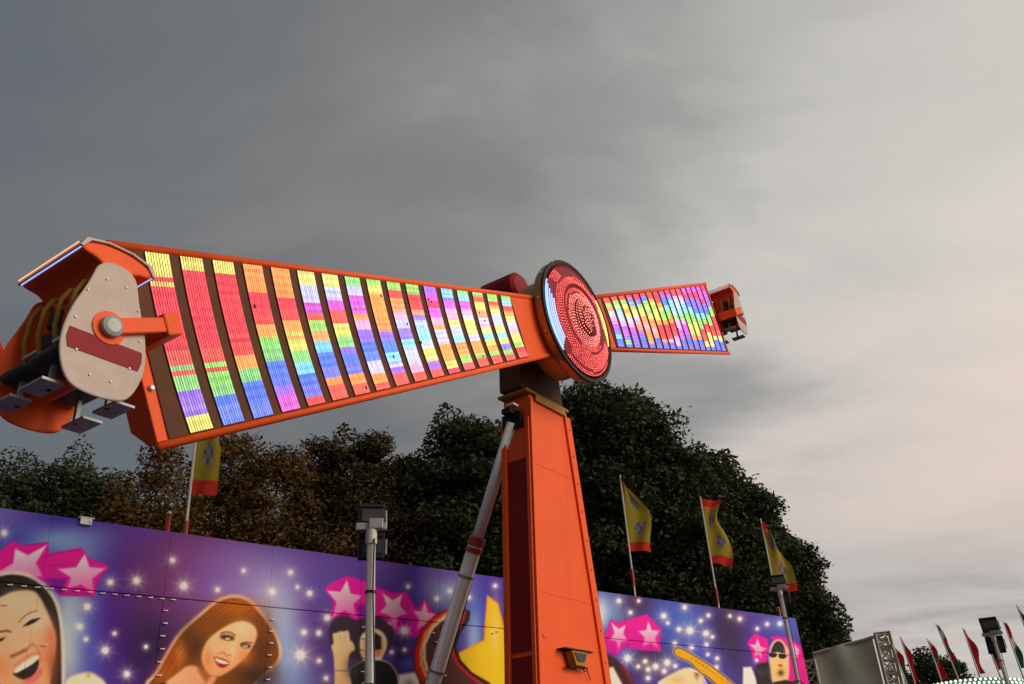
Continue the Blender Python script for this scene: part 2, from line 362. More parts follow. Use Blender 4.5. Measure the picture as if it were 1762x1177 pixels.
    # --- sparkles
    for q in [(7, 917, 5), (190, 1002, 5), (235, 999, 6), (316, 1008, 6.5), (297, 964, 4.5), (374, 1015, 4), (419, 982, 3.5), (150, 1044, 5.5), (137, 1078, 5), (148, 1100, 3.5), (197, 1090, 3.5), (181, 1119, 6), (251, 1113, 3.5), (218, 1160, 5.5), (468, 1018, 5), (500, 985, 4),
              (512, 1010, 3), (533, 1021, 4.5), (563, 1063, 5), (517, 1127, 8), (523, 1088, 4.5), (548, 1090, 3.5), (549, 1137, 4), (561, 1167, 4), (549, 1088, 3), (696, 1085, 7), (702, 1009, 3.5), (807, 1028, 3.5), (752, 1030, 4), (774, 1017, 4), (852, 1008, 3.5), (669, 1074, 3.5), (674, 1122, 3.5), (696, 1118, 3.5),
              (1065, 1034, 4), (1099, 1034, 3), (1085, 1054, 3.5), (1178, 1045, 4), (1142, 1060, 4.5), (1149, 1072, 3), (1168, 1083, 4), (1187, 1085, 6), (1215, 1090, 5), (1219, 1059, 3.5), (1206, 1068, 3.5), (1256, 1060, 3), (1273, 1065, 4), (1226, 1096, 3), (1320, 1074, 3.5), (1342, 1073, 4), (1303, 1082, 3), (1080, 1133, 6), (1148, 1140, 5.5),
              (1110, 1138, 4), (1098, 1147, 3.5), (1128, 1147, 5), (1115, 1152, 4), (1143, 1155, 4), (1162, 1146, 3.5), (1234, 1133, 3.5), (1218, 1126, 3), (1190, 1114, 4), (1161, 1107, 3.5), (1115, 1167, 4), (1233, 1148, 3.5), (1302, 1136, 3), (1216, 1109, 3.5)]: spark(q[0], q[1], q[2] * .82, .95, q[2] > 4.2)
    # --- laughing woman, far left
    z2 = lambda p: cv(p, 0, 960, 5.423)
    hair = z2([(-300, 260), (-120, 190), (0, 172), (110, 150), (260, 172), (400, 258), (510, 400), (558, 600), (575, 900), (575, 1600), (-300, 1600)])
    poly(hair, (222, 210, 190), 3.5, 6, .85); poly(hair, (34, 28, 24), 1.6)
    stroke(z2([(250, 190), (400, 300), (480, 440), (530, 700)]), 3, (62, 52, 46), 2, .7)
    face = z2([(-200, 420), (0, 372), (110, 312), (290, 296), (362, 345), (432, 480), (492, 620), (526, 720), (522, 870), (500, 1000), (470, 1200), (430, 1500), (-200, 1500)])
    poly(face, (216, 182, 150), 2.5, 0, 1, (206, 140, 100), (.15, 1))
    for q in [(88, 1095, 9, 15, (202, 104, 76), .6), (85, 1130, 12, 18, (190, 108, 72), .6), (5, 1150, 12, 16, (200, 126, 88), .6), (60, 1065, 16, 12, (232, 198, 166), .7), (30, 1035, 18, 14, (226, 194, 164), .6), (92, 1160, 6, 26, (120, 62, 40), .7), (38, 1110, 8, 12, (224, 180, 146), .5), (24, 1090, 8, 16, (222, 178, 144), .5)]: g(*q)
    stroke(z2([(178, 600), (215, 555), (270, 515), (345, 493)]), 1.8, (110, 74, 56), 1.6, .9); stroke(z2([(-60, 700), (0, 690), (70, 678), (100, 690)]), 3, (80, 48, 36), 1.4)
    poly(z2([(225, 632), (280, 585), (375, 565), (330, 600), (262, 632)]), (38, 26, 24), 1.5); stroke(z2([(222, 640), (290, 580), (372, 562)]), 2, (46, 28, 24), 1); poly(z2([(-60, 790), (0, 750), (50, 740), (20, 775)]), (38, 26, 24), 1.6)
    stroke(z2([(110, 918), (170, 892), (235, 862)]), 4, (92, 44, 32), 3.2, .85); stroke(z2([(235, 862), (290, 815)]), 3, (150, 84, 60), 3, .7); stroke(z2([(300, 800), (345, 830), (370, 900)]), 2.5, (176, 96, 70), 2, .7)
    stroke(z2([(130, 1010), (200, 955), (290, 900), (368, 890), (385, 960)]), 3.5, (196, 116, 104), 2.2, .9)
    poly(z2([(108, 1085), (150, 1050), (300, 960), (372, 935), (352, 1050), (300, 1130), (205, 1142)]), (44, 34, 30), 1.6)
    poly(z2([(122, 1062), (180, 1005), (300, 925), (352, 905), (372, 925), (310, 990), (200, 1050), (150, 1078)]), (222, 212, 188), 1.5)
    poly(z2([(205, 1142), (300, 1110), (370, 1020), (405, 1030), (390, 1105), (300, 1180), (220, 1172)]), (214, 112, 104), 2.4)
    poly(z2([(600, 1600), (600, 1177), (645, 1105), (820, 1058), (900, 1090), (1010, 1180), (1100, 1600)]), (226, 200, 170), 3); g(152, 1162, 3, 3, (150, 140, 90), .8)
    # --- red-haired woman
    z3 = lambda p: cv(p, 240, 1000, 6.65)
    hr = z3([(1080, 178), (1250, 228), (1420, 420), (1548, 620), (1598, 780), (1582, 905), (1450, 1030), (1270, 1180), (1200, 1700), (100, 1700), (60, 1200), (200, 1080), (320, 850), (470, 600), (700, 400), (900, 232)])
    poly(hr, (226, 196, 164), 3, 5, .95); poly(hr, (112, 62, 26), 1.8)
    for q in [(405, 1045, 30, 12, (170, 92, 30), .85), (355, 1085, 24, 16, (120, 70, 22), .7), (330, 1110, 16, 22, (58, 34, 22), .85), (455, 1120, 12, 30, (66, 36, 18), .85), (440, 1165, 26, 14, (42, 28, 16), .9), (455, 1080, 12, 18, (112, 58, 30), .6), (300, 1140, 14, 20, (148, 64, 36), .75), (283, 1160, 14, 14, (160, 84, 50), .7), (310, 1125, 7, 14, (196, 126, 70), .6), (472, 1135, 6, 20, (112, 60, 30), .6)]: g(*q)
    for k in range(9): stroke(z3([(960 + 25 * k, 240 + 8 * k), (760 + 20 * k, 420), (560 + 14 * k, 640), (360 + 22 * k, 900), (230 + 30 * k, 1120)]), .8, ((168, 100, 50), (70, 38, 20), (140, 72, 30))[k % 3], .8, .45)
    for k in range(6): stroke(z3([(1220 + 22 * k, 300 + 30 * k), (1360 + 18 * k, 520), (1450 + 18 * k, 760), (1380 + 14 * k, 960)]), .8, ((150, 84, 40), (56, 30, 16))[k % 2], .8, .45)
    poly(z3([(560, 950), (720, 990), (810, 1080), (900, 1100), (820, 1200), (760, 1700), (60, 1700), (260, 1180), (430, 1060)]), (218, 168, 132), 2.5, 0, 1, (196, 132, 96), (1, .2))
    poly(z3([(640, 880), (720, 940), (820, 1085), (760, 1160), (680, 1040)]), (120, 62, 34), 3.5, 0, .75)
    fc = z3([(1200, 452), (1320, 510), (1352, 600), (1325, 700), (1240, 850), (1100, 980), (985, 1060), (900, 1095), (805, 1080), (730, 980), (702, 850), (762, 690), (880, 580), (1050, 480)])
    poly(fc, (224, 178, 138), 2.2, 0, 1, (206, 142, 100), (.2, 1))
    for q in [(415, 1080, 12, 9, (232, 190, 150), .7), (375, 1120, 10, 12, (224, 168, 130), .6), (420, 1130, 9, 9, (200, 122, 84), .6), (358, 1135, 6, 14, (190, 110, 78), .6), (400, 1118, 6, 12, (232, 186, 150), .6)]: g(*q)
    stroke(z3([(930, 600), (985, 580), (1050, 590), (1095, 620)]), 2.2, (92, 50, 28), 1.1); stroke(z3([(1165, 712), (1220, 698), (1290, 705)]), 2, (84, 46, 26), 1.1)
    for cx_, cy_, a_, b_ in ((1005, 645, 85, 34), (1215, 738, 62, 28)):
        poly(z3([(cx_ + a_ * math.cos(t), cy_ + b_ * math.sin(t) + .12 * a_ * math.cos(t)) for t in np.linspace(0, 6.283, 14)[:-1]]), (54, 34, 22), 2.2, 0, .95)
    for cx_, cy_ in ((1012, 657), (1212, 745)): poly(z3([(cx_ - 26, cy_ - 8), (cx_ + 26, cy_ - 7), (cx_ + 25, cy_ + 9), (cx_ - 25, cy_ + 8)]), (226, 204, 166), .9)
    stroke(z3([(900, 830), (960, 815), (1000, 855), (1040, 845)]), 2.2, (160, 88, 58), 1.6, .8)
    poly(z3([(845, 858), (900, 868), (975, 892), (1050, 935), (1010, 965), (960, 1000), (895, 975), (862, 910)]), (138, 44, 34), 1.6); poly(z3([(862, 876), (950, 905), (1036, 938), (985, 950), (905, 932), (872, 905)]), (238, 214, 190), 1.2)
    poly(z3([(215, 1180), (270, 1160), (320, 1180), (330, 1700), (190, 1700)]), (30, 26, 60), 2)
    # --- man waving
    poly(z4([(125, 570), (195, 470), (300, 455), (350, 505), (420, 490), (560, 460), (690, 540), (730, 650), (650, 820), (500, 850), (300, 860), (150, 790)]), (48, 38, 44), 2.4, 0, .95)
    poly(z4([(410, 700), (435, 625), (510, 585), (585, 592), (645, 660), (648, 750), (605, 830), (600, 860), (430, 860)]), (214, 196, 160), 2, 1.2); poly(z4([(425, 700), (470, 640), (560, 610), (625, 670), (630, 750), (595, 835), (430, 845)]), (208, 160, 120), 2)
    poly(z4([(480, 620), (540, 605), (600, 650), (605, 760), (550, 775), (470, 690)]), (34, 30, 26), 2); poly(z4([(545, 775), (605, 770), (590, 830), (550, 820)]), (196, 96, 70), 2.5, 0, .7)
    poly(z4([(162, 620), (215, 615), (235, 600), (270, 605), (312, 588), (322, 690), (345, 690), (375, 772), (315, 790), (300, 960), (345, 1100), (345, 1500), (180, 1500), (188, 840), (148, 728), (180, 715)]), (226, 186, 146), 1.8, 0, 1, (208, 156, 112), (0, 1))
    stroke(z4([(235, 625), (240, 700)]), 1, (170, 110, 80), 1, .6); stroke(z4([(275, 620), (272, 700)]), 1, (170, 110, 80), 1, .6); stroke(z4([(190, 955), (300, 955)]), 1.4, (110, 100, 96), .8)
    sh_ = z4([(312, 942), (380, 900), (450, 868), (600, 858), (700, 905), (745, 1010), (765, 1100), (780, 1500), (330, 1500), (345, 1100)])
    poly(sh_, (206, 190, 160), 1.5, 1.6); poly(sh_, (26, 24, 24), 1.5); g(610, 1150, 12, 16, (48, 46, 38), .7)
    poly(z4([(755, 990), (900, 968), (975, 1060), (985, 1500), (760, 1500)]), (224, 208, 192), 3); g(704, 1176, 6, 5, (120, 90, 140), .7)
    # --- guitar and yellow star
    ys = z4([(1548, 285), (1640, 360), (1690, 560), (1720, 760), (1720, 1500), (1600, 1500), (1560, 1080), (1400, 980), (1300, 870), (1288, 800), (1520, 682), (1530, 500)])
    poly(ys, (228, 140, 30), 1.4, .8, sharp=True); poly(ys, (224, 170, 52), 2, -2, sharp=True); g(852, 1090, 6, 40, (206, 180, 112), .85); g(830, 1140, 16, 14, (222, 172, 56), .6)
    gb = z4([(1330, 400), (1180, 412), (1060, 480), (958, 600), (893, 780), (900, 930), (960, 1080), (1000, 1500), (1700, 1500), (1560, 1080), (1400, 985), (1290, 865), (1250, 740), (1290, 620), (1372, 500), (1385, 432)])
    poly(gb, (40, 22, 22), 2, 1.5); poly(gb, (70, 38, 36), 2)
    stroke(z4([(1190, 430), (1070, 500), (975, 620), (915, 790), (925, 930), (975, 1040)]), 7, (196, 40, 36), 2); stroke(z4([(1190, 450), (1090, 520), (1000, 630), (955, 790), (960, 900), (1000, 1000)]), 6, (236, 150, 90), 2.2); stroke(z4([(1180, 470), (1060, 570), (985, 720), (985, 850), (1010, 950)]), 4, (232, 208, 176), 2)
    stroke(z4([(1340, 440), (1300, 560), (1240, 680), (1232, 780), (1285, 905), (1420, 1020), (1520, 1090)]), 4.5, (182, 26, 36), 1.6); stroke(z4([(1380, 430), (1372, 500), (1290, 620), (1256, 740), (1295, 860), (1400, 978), (1560, 1070)]), 5, (24, 14, 14), 1.6)
    # --- right of the tower: dark guitar, fair hair, guitar neck, man in a cap
    poly(z5([(110, 530), (180, 570), (260, 650), (345, 790), (380, 1200), (60, 1200)]), (58, 30, 30), 2); poly(z5([(130, 640), (165, 640), (235, 774), (250, 1200), (120, 1200)]), (214, 200, 190), 2); stroke(z5([(240, 640), (330, 790)]), 3, (150, 30, 34), 1.6)
    poly(z5([(470, 1200), (500, 770), (560, 730), (700, 655), (760, 640), (850, 680), (905, 780), (930, 1200)]), (218, 192, 152), 2.4); g(1199, 1160, 3, 6, (130, 88, 40), .9); g(1165, 1170, 10, 5, (190, 160, 116), .7); stroke(z5([(770, 650), (860, 690), (905, 770)]), 2, (240, 226, 206), 1.4)
    nk = z5([(648, 500), (670, 486), (710, 492), (830, 562), (960, 642), (1140, 790), (1300, 950), (1180, 950), (985, 775), (900, 698), (862, 692), (780, 594), (695, 566), (655, 540)])
    poly(nk, (232, 206, 176), 1.6, 2.5, .8); poly(nk, (40, 26, 16), 1.2, 1.2); poly(nk, (218, 152, 62), 1.2, -.2); stroke(z5([(820, 590), (900, 640), (1080, 770)]), .8, (150, 92, 30), .7)
    for k in range(5): stroke(z5([(790 + 28 * k, 575 + 18 * k), (800 + 28 * k, 566 + 18 * k)]), 1, (110, 70, 30), .6)
    poly(z5([(1200, 640), (1265, 638), (1320, 774), (1330, 1200), (1190, 1200)]), (226, 210, 196), 2); poly(z5([(1285, 640), (1340, 606), (1420, 600), (1450, 780), (1640, 740), (1720, 800), (1740, 1200), (1310, 1200), (1315, 774)]), (38, 32, 34), 2)
    for k in range(10): stroke(z5([(1295 + 14 * k, 640 + (k % 3) * 12), (1330 + 12 * k, 700 + (k % 4) * 10)]), .8, (104, 94, 92), .8, .5)
    hd_ = z5([(1412, 570), (1418, 490), (1445, 438), (1480, 418), (1520, 440), (1550, 500), (1560, 590), (1560, 700), (1540, 790), (1440, 790), (1424, 640)])
    poly(hd_, (206, 170, 180), 2, 2.5, .8); poly(hd_, (220, 178, 122), 1.4)
    poly(z5([(1415, 530), (1440, 460), (1475, 425), (1518, 448), (1545, 520), (1530, 535), (1470, 515)]), (40, 34, 32), 1.2); g(1355, 1120, 4, 5, (236, 200, 140), .6)
    for cx_, cy_ in ((1438, 540), (1515, 550)): poly(z5([(cx_ + 34 * math.cos(t), cy_ + 24 * math.sin(t)) for t in np.linspace(0, 6.283, 12)[:-1]]), (24, 20, 20), 1)
    stroke(z5([(1410, 525), (1545, 535)]), 1, (190, 180, 170), .6); poly(z5([(1478, 612), (1515, 618), (1512, 642), (1480, 634)]), (190, 84, 74), 1); g(1343.5, 1158, 4, 4, (70, 40, 26), .9); poly(z5([(1440, 760), (1545, 740), (1600, 774), (1600, 1200), (1420, 1200)]), (30, 26, 26), 1.5)
    # --- bottom fades darker where the stage floor of the picture begins
    return np.clip(C, 0, 255)

def art_rgb(U, Vh):
    P = P0 + U[:, None] * FD + np.stack([0 * U, 0 * U, Vh], 1)
    x, y = proj(P); c = np.minimum(s2l(paint_mural(x, y)) * 1.34, .86); g_ = c.mean(1, keepdims=True); return np.clip(g_ + (c - g_) * 1.18, .006, .86)

backdrop = empty('mural_backdrop', P0, 'long purple fairground backdrop printed with stars, faces and guitars', 'backdrop')
cols = [-2.97, -1.12, .73] + [2.58 + 1.85 * k for k in range(11)]; cols[-1] = ENDU
rows = [(SEAM, TOP, .017), (2.75, SEAM, .018), (.35, 2.75, .06)]
TH = .05
clip_me = None
for ci in range(len(cols) - 1):
    for ri, (v0, v1, dv) in enumerate(rows):
        u0, u1 = cols[ci] - .001, cols[ci + 1] + .001; b0, b1 = v0 + .007, v1 - .007 * (ri > 0)
        du = (.017 if cols[ci] < 6 else .026) if ri < 2 else .08
        nu = max(3, int((u1 - u0) / du)); nv = max(3, int((b1 - b0) / dv))
        uu, vv = np.meshgrid(np.linspace(u0, u1, nu), np.linspace(b0, b1, nv)); uu = uu.ravel(); vv = vv.ravel()
        # sheet metal is never dead flat
        dep = .004 * np.sin(uu * 2.1) * np.sin(vv * 2.7) + .0006 * (ci % 2)
        F = P0 + uu[:, None] * FD + np.stack([0 * uu, 0 * uu, vv], 1) + FN * dep[:, None]
        idx = np.arange(nu * nv).reshape(nv, nu)
        q = np.stack([idx[:-1, :-1], idx[:-1, 1:], idx[1:, 1:], idx[1:, :-1]], -1).reshape(-1, 4)
        ring = np.concatenate([idx[0, :], idx[1:, -1], idx[-1, -2::-1], idx[-2:0:-1, 0]])
        nb = len(F); B = F[ring] - FN * TH; k = len(ring)
        side = np.stack([ring, np.roll(ring, -1), nb + (np.arange(k) + 1) % k, nb + np.arange(k)], 1)[:, ::-1]
        rgb = art_rgb(uu, vv)
        obj('panel', (np.vstack([F, B]), np.vstack([q, side])), M['art'], backdrop, smooth=False, col=np.vstack([rgb, rgb[ring] * .6]))
# supporting frame behind
for u in [c for c in cols]:
    p = P0 + FD * min(max(u, -2.9), ENDU - .05) - FN * .16
    obj('post', box(p + V3(0, 0, 2.9), FD * .04, FN * .05, V3(0, 0, 2.9)), M['steel'], backdrop)
for v in (.7, 2.75, 4.93, 5.85):
    obj('rail', box(P0 + FD * 9.1 - FN * .085 + V3(0, 0, v), FD * 12.0, FN * .02, V3(0, 0, .03)), M['steel'], backdrop)
# white clips along the joints
def clip(u, v, wdt=.07, h=.006):
    global clip_me
    c = P0 + FD * u + V3(0, 0, v) + FN * .026
    if clip_me is None:
        o = obj('clip', join(box(c, FD * wdt / 2, FN * .012, V3(0, 0, h)), box(c + FD * wdt * .35 + V3(0, 0, .006), FD * .010, FN * .014, V3(0, 0, .008))), M['white'], backdrop)
        clip_me = o.data; ORI['clip'] = ORI[o] - c
    else:
        o = bpy.data.objects.new('clip', clip_me); COL.objects.link(o); o.parent = backdrop; o.location = c - ORI[backdrop] + ORI['clip']
for k, c in enumerate(cols[3:9]):
    for j in range(9): clip(c + .055 + .02 * ((k + j) % 2), 4.72 - .195 * j)
for j in range(15): clip(.15 + .185 * j, SEAM - .03, .10, .009)
for u, v in ((.33, 4.62), (.95, 4.1), (7.95, 4.72), (8.02, 4.55), (9.5, 4.82), (9.62, 4.86)): clip(u, v)
hp = P0 + FD * 1.22 + V3(0, 0, TOP - .03) + FN * .03
obj('bracket', join(box(hp, FD * .085, FN * .02, V3(0, 0, .05)), box(hp + V3(0, 0, .055) - FN * .02, FD * .11, FN * .05, V3(0, 0, .008)),
                    box(hp + FD * .06 + FN * .02, FD * .012, FN * .02, V3(0, 0, .02))), M['white'], backdrop)

# ------------------------------------------------------------------ the ride
PS = .985
NN = V3(math.sin(PS), -math.cos(PS), 0); AA = V3(math.cos(PS), math.sin(PS), 0); ZZ = V3(0, 0, 1)
HUB0 = CAM + ray(982, 551) * 18.0                 # tower axis
HUB = CAM + ray(974, 560) * 18.0                  # rotor centre
PHI = -2.725
ER = AA * math.cos(PHI) + ZZ * math.sin(PHI)      # outwards along the near arm
ride = empty('spinning_arm_ride', (HUB[0] - NN[0] * 1.1, HUB[1] - NN[1] * 1.1, 0), 'orange tower ride with lit twin-arm propeller, red hub and two gondolas', 'fairground ride')
# tower : tapered box column
TF = HUB0 - NN * .78
def tp(a, z, n=0.0): return V3(TF[0], TF[1], 0) + AA * a + NN * n + ZZ * z
TD = .62
zb, zt = 0.0, 8.72
def wl(z): return -1.00 - (3.4 - z) * .075 + .02
def wr(z): return 1.36 - (z - 3.4) * .105
vt = []
for z in (zb, zt):
    for (a, n) in ((wl(z), 0), (wr(z), 0), (wr(z), -TD), (wl(z), -TD)): vt.append(tp(a, z, n))
tower = obj('tower', (np.array(vt), [(3, 2, 1, 0), (4, 5, 6, 7), (0, 1, 5, 4), (1, 2, 6, 5), (2, 3, 7, 6), (3, 0, 4, 7)]), M['orange'], ride, bevel=.02)
def slab(a0, a1, n0, n1, z0, z1, follow):  # strip that follows a tower edge
    v = []
    for z in (z0, z1):
        e = follow(z)
        for (a, n) in ((a0, n0), (a1, n0), (a1, n1), (a0, n1)): v.append(tp(e + a, z, n))
    return np.array(v), [(3, 2, 1, 0), (4, 5, 6, 7), (0, 1, 5, 4), (1, 2, 6, 5), (2, 3, 7, 6), (3, 0, 4, 7)]
obj('flange', slab(-.17, .035, .002, .05, zb, zt - .1, wr), M['orange'], tower, bevel=.012)
obj('flange', slab(-.02, .07, .002, .05, zb, zt - .1, wl), M['orange'], tower, bevel=.012)
# left side : dark red recessed panel between orange borders
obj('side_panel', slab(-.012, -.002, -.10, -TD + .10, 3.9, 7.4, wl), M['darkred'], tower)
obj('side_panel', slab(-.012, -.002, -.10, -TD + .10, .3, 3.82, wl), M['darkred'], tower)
obj('side_border', slab(-.07, -.002, -TD - .02, -TD + .085, zb, zt - .5, wl), M['orange'], tower, bevel=.01)
obj('side_border', slab(-.05, -.002, -.085, -.004, zb, zt - .5, wl), M['orange'], tower, bevel=.01)
# plate and dark head that carries the axle
obj('top_plate', join(box(tp(.06, zt + .06, -TD / 2), AA * .78, NN * (TD / 2 + .04), ZZ * .03), box(tp(.12, zt - .04, .04), AA * .55, NN * .02, ZZ * .07)), M['yellow'], tower, bevel=.01)
hd = [(-.78, 8.84), (.78, 8.84), (.72, 9.6), (.45, 10.9), (.2, 11.25), (-.25, 11.25), (-.5, 10.9), (-.74, 9.6)]
head = obj('axle_head', prism([(a, z) for a, z in hd], V3(TF[0], TF[1], 0), AA, ZZ, NN, -TD + .05, -.05), M['brown'], ride, bevel=.03)
obj('motor', join(lathe(tp(-.32, 11.35, -.55), NN, [(.30, -.55), (.36, -.45), (.36, .35), (.28, .42)], 24), box(tp(-.32, 11.0, -.6), AA * .2, NN * .3, ZZ * .2)), M['crimson'], head, smooth=False)
# lamp bracket low on the tower
q = on_plane(983, 1133, TF, NN)
br = obj('work_lamp', join(box(q + ZZ * .115 + NN * .10, AA * .46, NN * .09, ZZ * .012), box(q - ZZ * .16 + NN * .1, AA * .30, NN * .05, ZZ * .012)), M['black'], tower)
tz = [(-.26, .09), (.26, .09), (.15, -.15), (-.15, -.15)]
obj('lamp_body', prism(tz, q, AA, ZZ, NN, .03, .19), M['yellow'], br, bevel=.01)
obj('lamp_glass', prism([(-.2, .06), (.2, .06), (.11, -.08), (-.11, -.08)], q, AA, ZZ, NN, .192, .205), M['lens'], br)
obj('cable', tube([q + AA * x + ZZ * z + NN * .05 for x, z in ((.24, -.16), (.34, -.2), (.42, -.17), (.47, -.26), (.5, -.34))], .01, 6), M['black'], br)
for a, z in ((-.70, 4.15),):
    obj('bolt_plate', box(tp(a, z, .008), AA * .05, NN * .008, ZZ * .035), M['orange'], tower)
for z in (2.1, 4.9, 7.3):                                # weld seams across the face
    obj('weld_seam', box((tp(wl(z) + .09, z, .003) + tp(wr(z) - .19, z, .003)) / 2, AA * (wr(z) - wl(z) - .28) / 2, NN * .003, ZZ * .012), M['orange'], tower)
for k in range(15):
    z = .5 + k * .56
    c = tp(wr(z) - .07, z, .05)
    obj('bolt', lathe(c, NN, [(.022, 0), (.022, .014), (.012, .02)], 6), M['orange'], tower)
# telescopic prop
s1 = on_plane(882, 735, tp(-.55, 7.8, -TD / 2), AA); s1 = tp(-.66, 8.0, -.30)
tgt = on_plane(745, 1177, s1, unit(V3(AA[0], AA[1], 0) + NN * .12)); sdv = unit(tgt - s1)
s1 = on_plane(882, 728, s1, unit(V3(AA[0], AA[1], 0) + NN * .12)); sdv = unit(tgt - s1)
Ltot = s1[2] / -sdv[2]
cpt = on_plane(818, 936, s1, unit(V3(AA[0], AA[1], 0) + NN * .12)); Lc = np.linalg.norm(cpt - s1)
ram = obj('support_ram', tube([s1, s1 + sdv * (Lc + .1)], .112, 24), M['chrome'], ride, smooth=True)
obj('ram_sleeve', tube([s1 + sdv * Lc, s1 + sdv * (Ltot - .1)], .142, 24), M['chrome'], ram, smooth=True)
obj('collar', tube([s1 + sdv * (Lc - .13), s1 + sdv * (Lc - .12), s1 + sdv * (Lc + .02), s1 + sdv * (Lc + .03)], [.15, .165, .165, .15], 24), M['collar'], ram)
obj('collar_ring', tube([s1 + sdv * (Lc + .07), s1 + sdv * (Lc + .16)], .158, 24), M['collar'], ram)
obj('clevis', join(box(s1 - sdv * .02, AA * .05, NN * .22, ZZ * .16), box(s1 + ZZ * .2 - AA * .05, AA * .16, NN * .1, ZZ * .05), box(s1 + ZZ * .1 + AA * .25, AA * .2, NN * .08, ZZ * .06)), M['black'], ram)
lp = s1 + ZZ * .30 - AA * .12 + NN * .1
obj('lamp', join(box(lp, AA * .09, NN * .09, ZZ * .02)), M['white'], ram)
hx_ = unit(np.cross(sdv, NN))
obj('hydraulic_hose', tube([s1 + sdv * t - hx_ * (.17 + .03 * math.sin(t * 1.9)) + NN * .05 for t in np.linspace(.1, Ltot - .3, 40)], .016, 6), M['black'], ram, smooth=True)
for t in (Lc + .6, Lc + 2.4): obj('hose_clamp', tube([s1 + sdv * t, s1 + sdv * (t + .05)], .150, 20), M['grey'], ram)
obj('foot', box(s1 + sdv * (Ltot - .1), AA * .4, NN * .4, ZZ * .1), M['steel'], ram)

# --- rotor
PALETTE = dict(Y=(226, 214, 110), R=(238, 66, 78), G=(140, 205, 105), B=(92, 120, 232), V=(150, 110, 235), W=(190, 192, 226), M=(205, 92, 205),
               O=(250, 150, 82), C=(130, 205, 232), P=(240, 165, 195))
LEFT = ["YYRRRRRRGVVY", "YRRRRRRRGGBB", "YRRRRRROGBBB", "OORRROGGBBVM", "OOORROYGCBBR", "YWWMRGOCBBOR", "YWWMRYGVBBOR", "GWMMOPVBBWOR", "GYOOOOVBCWVR",
        "GROOPWVCWWPR", "GRROVWCWYYVR", "VMRMPOWWOOYR", "CVMPPYWCOOGR", "GCMPWYYWOOGR", "GRYOWPYCYOGR", "GROYWWYCYVGR", "GCROYWPYYGRR"][::-1]  # each string: colours along one swept light trail, laid across the arm
RIGHT = ["RGOWWPMVVCBB", "RGYCWWPVMVGB", "RGYOYWPMMVVB", "RVGYYWPOMVBB", "RVGYYOOPOOOB", "RBGYGYOOPOBB", "ROYGYYORRROB", "RROYGGORRRPB", "RVBCGGORRPPB",
         "RVCCWGPPMMBB", "RPWWCGPMMVBB", "RPWCCGGYYOVB", "MRVBCGGYYOBB", "MRVVBCGGRRYB", "MRVVBCGRRYYB", "MMRVBGGRRYBB", "RMVVGGRRRYBB"]
RI, RO, NB = 2.15, 9.95, 17
def aw(r): return .54 + .54 * (r - 1.0) / 9.0          # half width of the arm at radius r, flared after the swept light fan
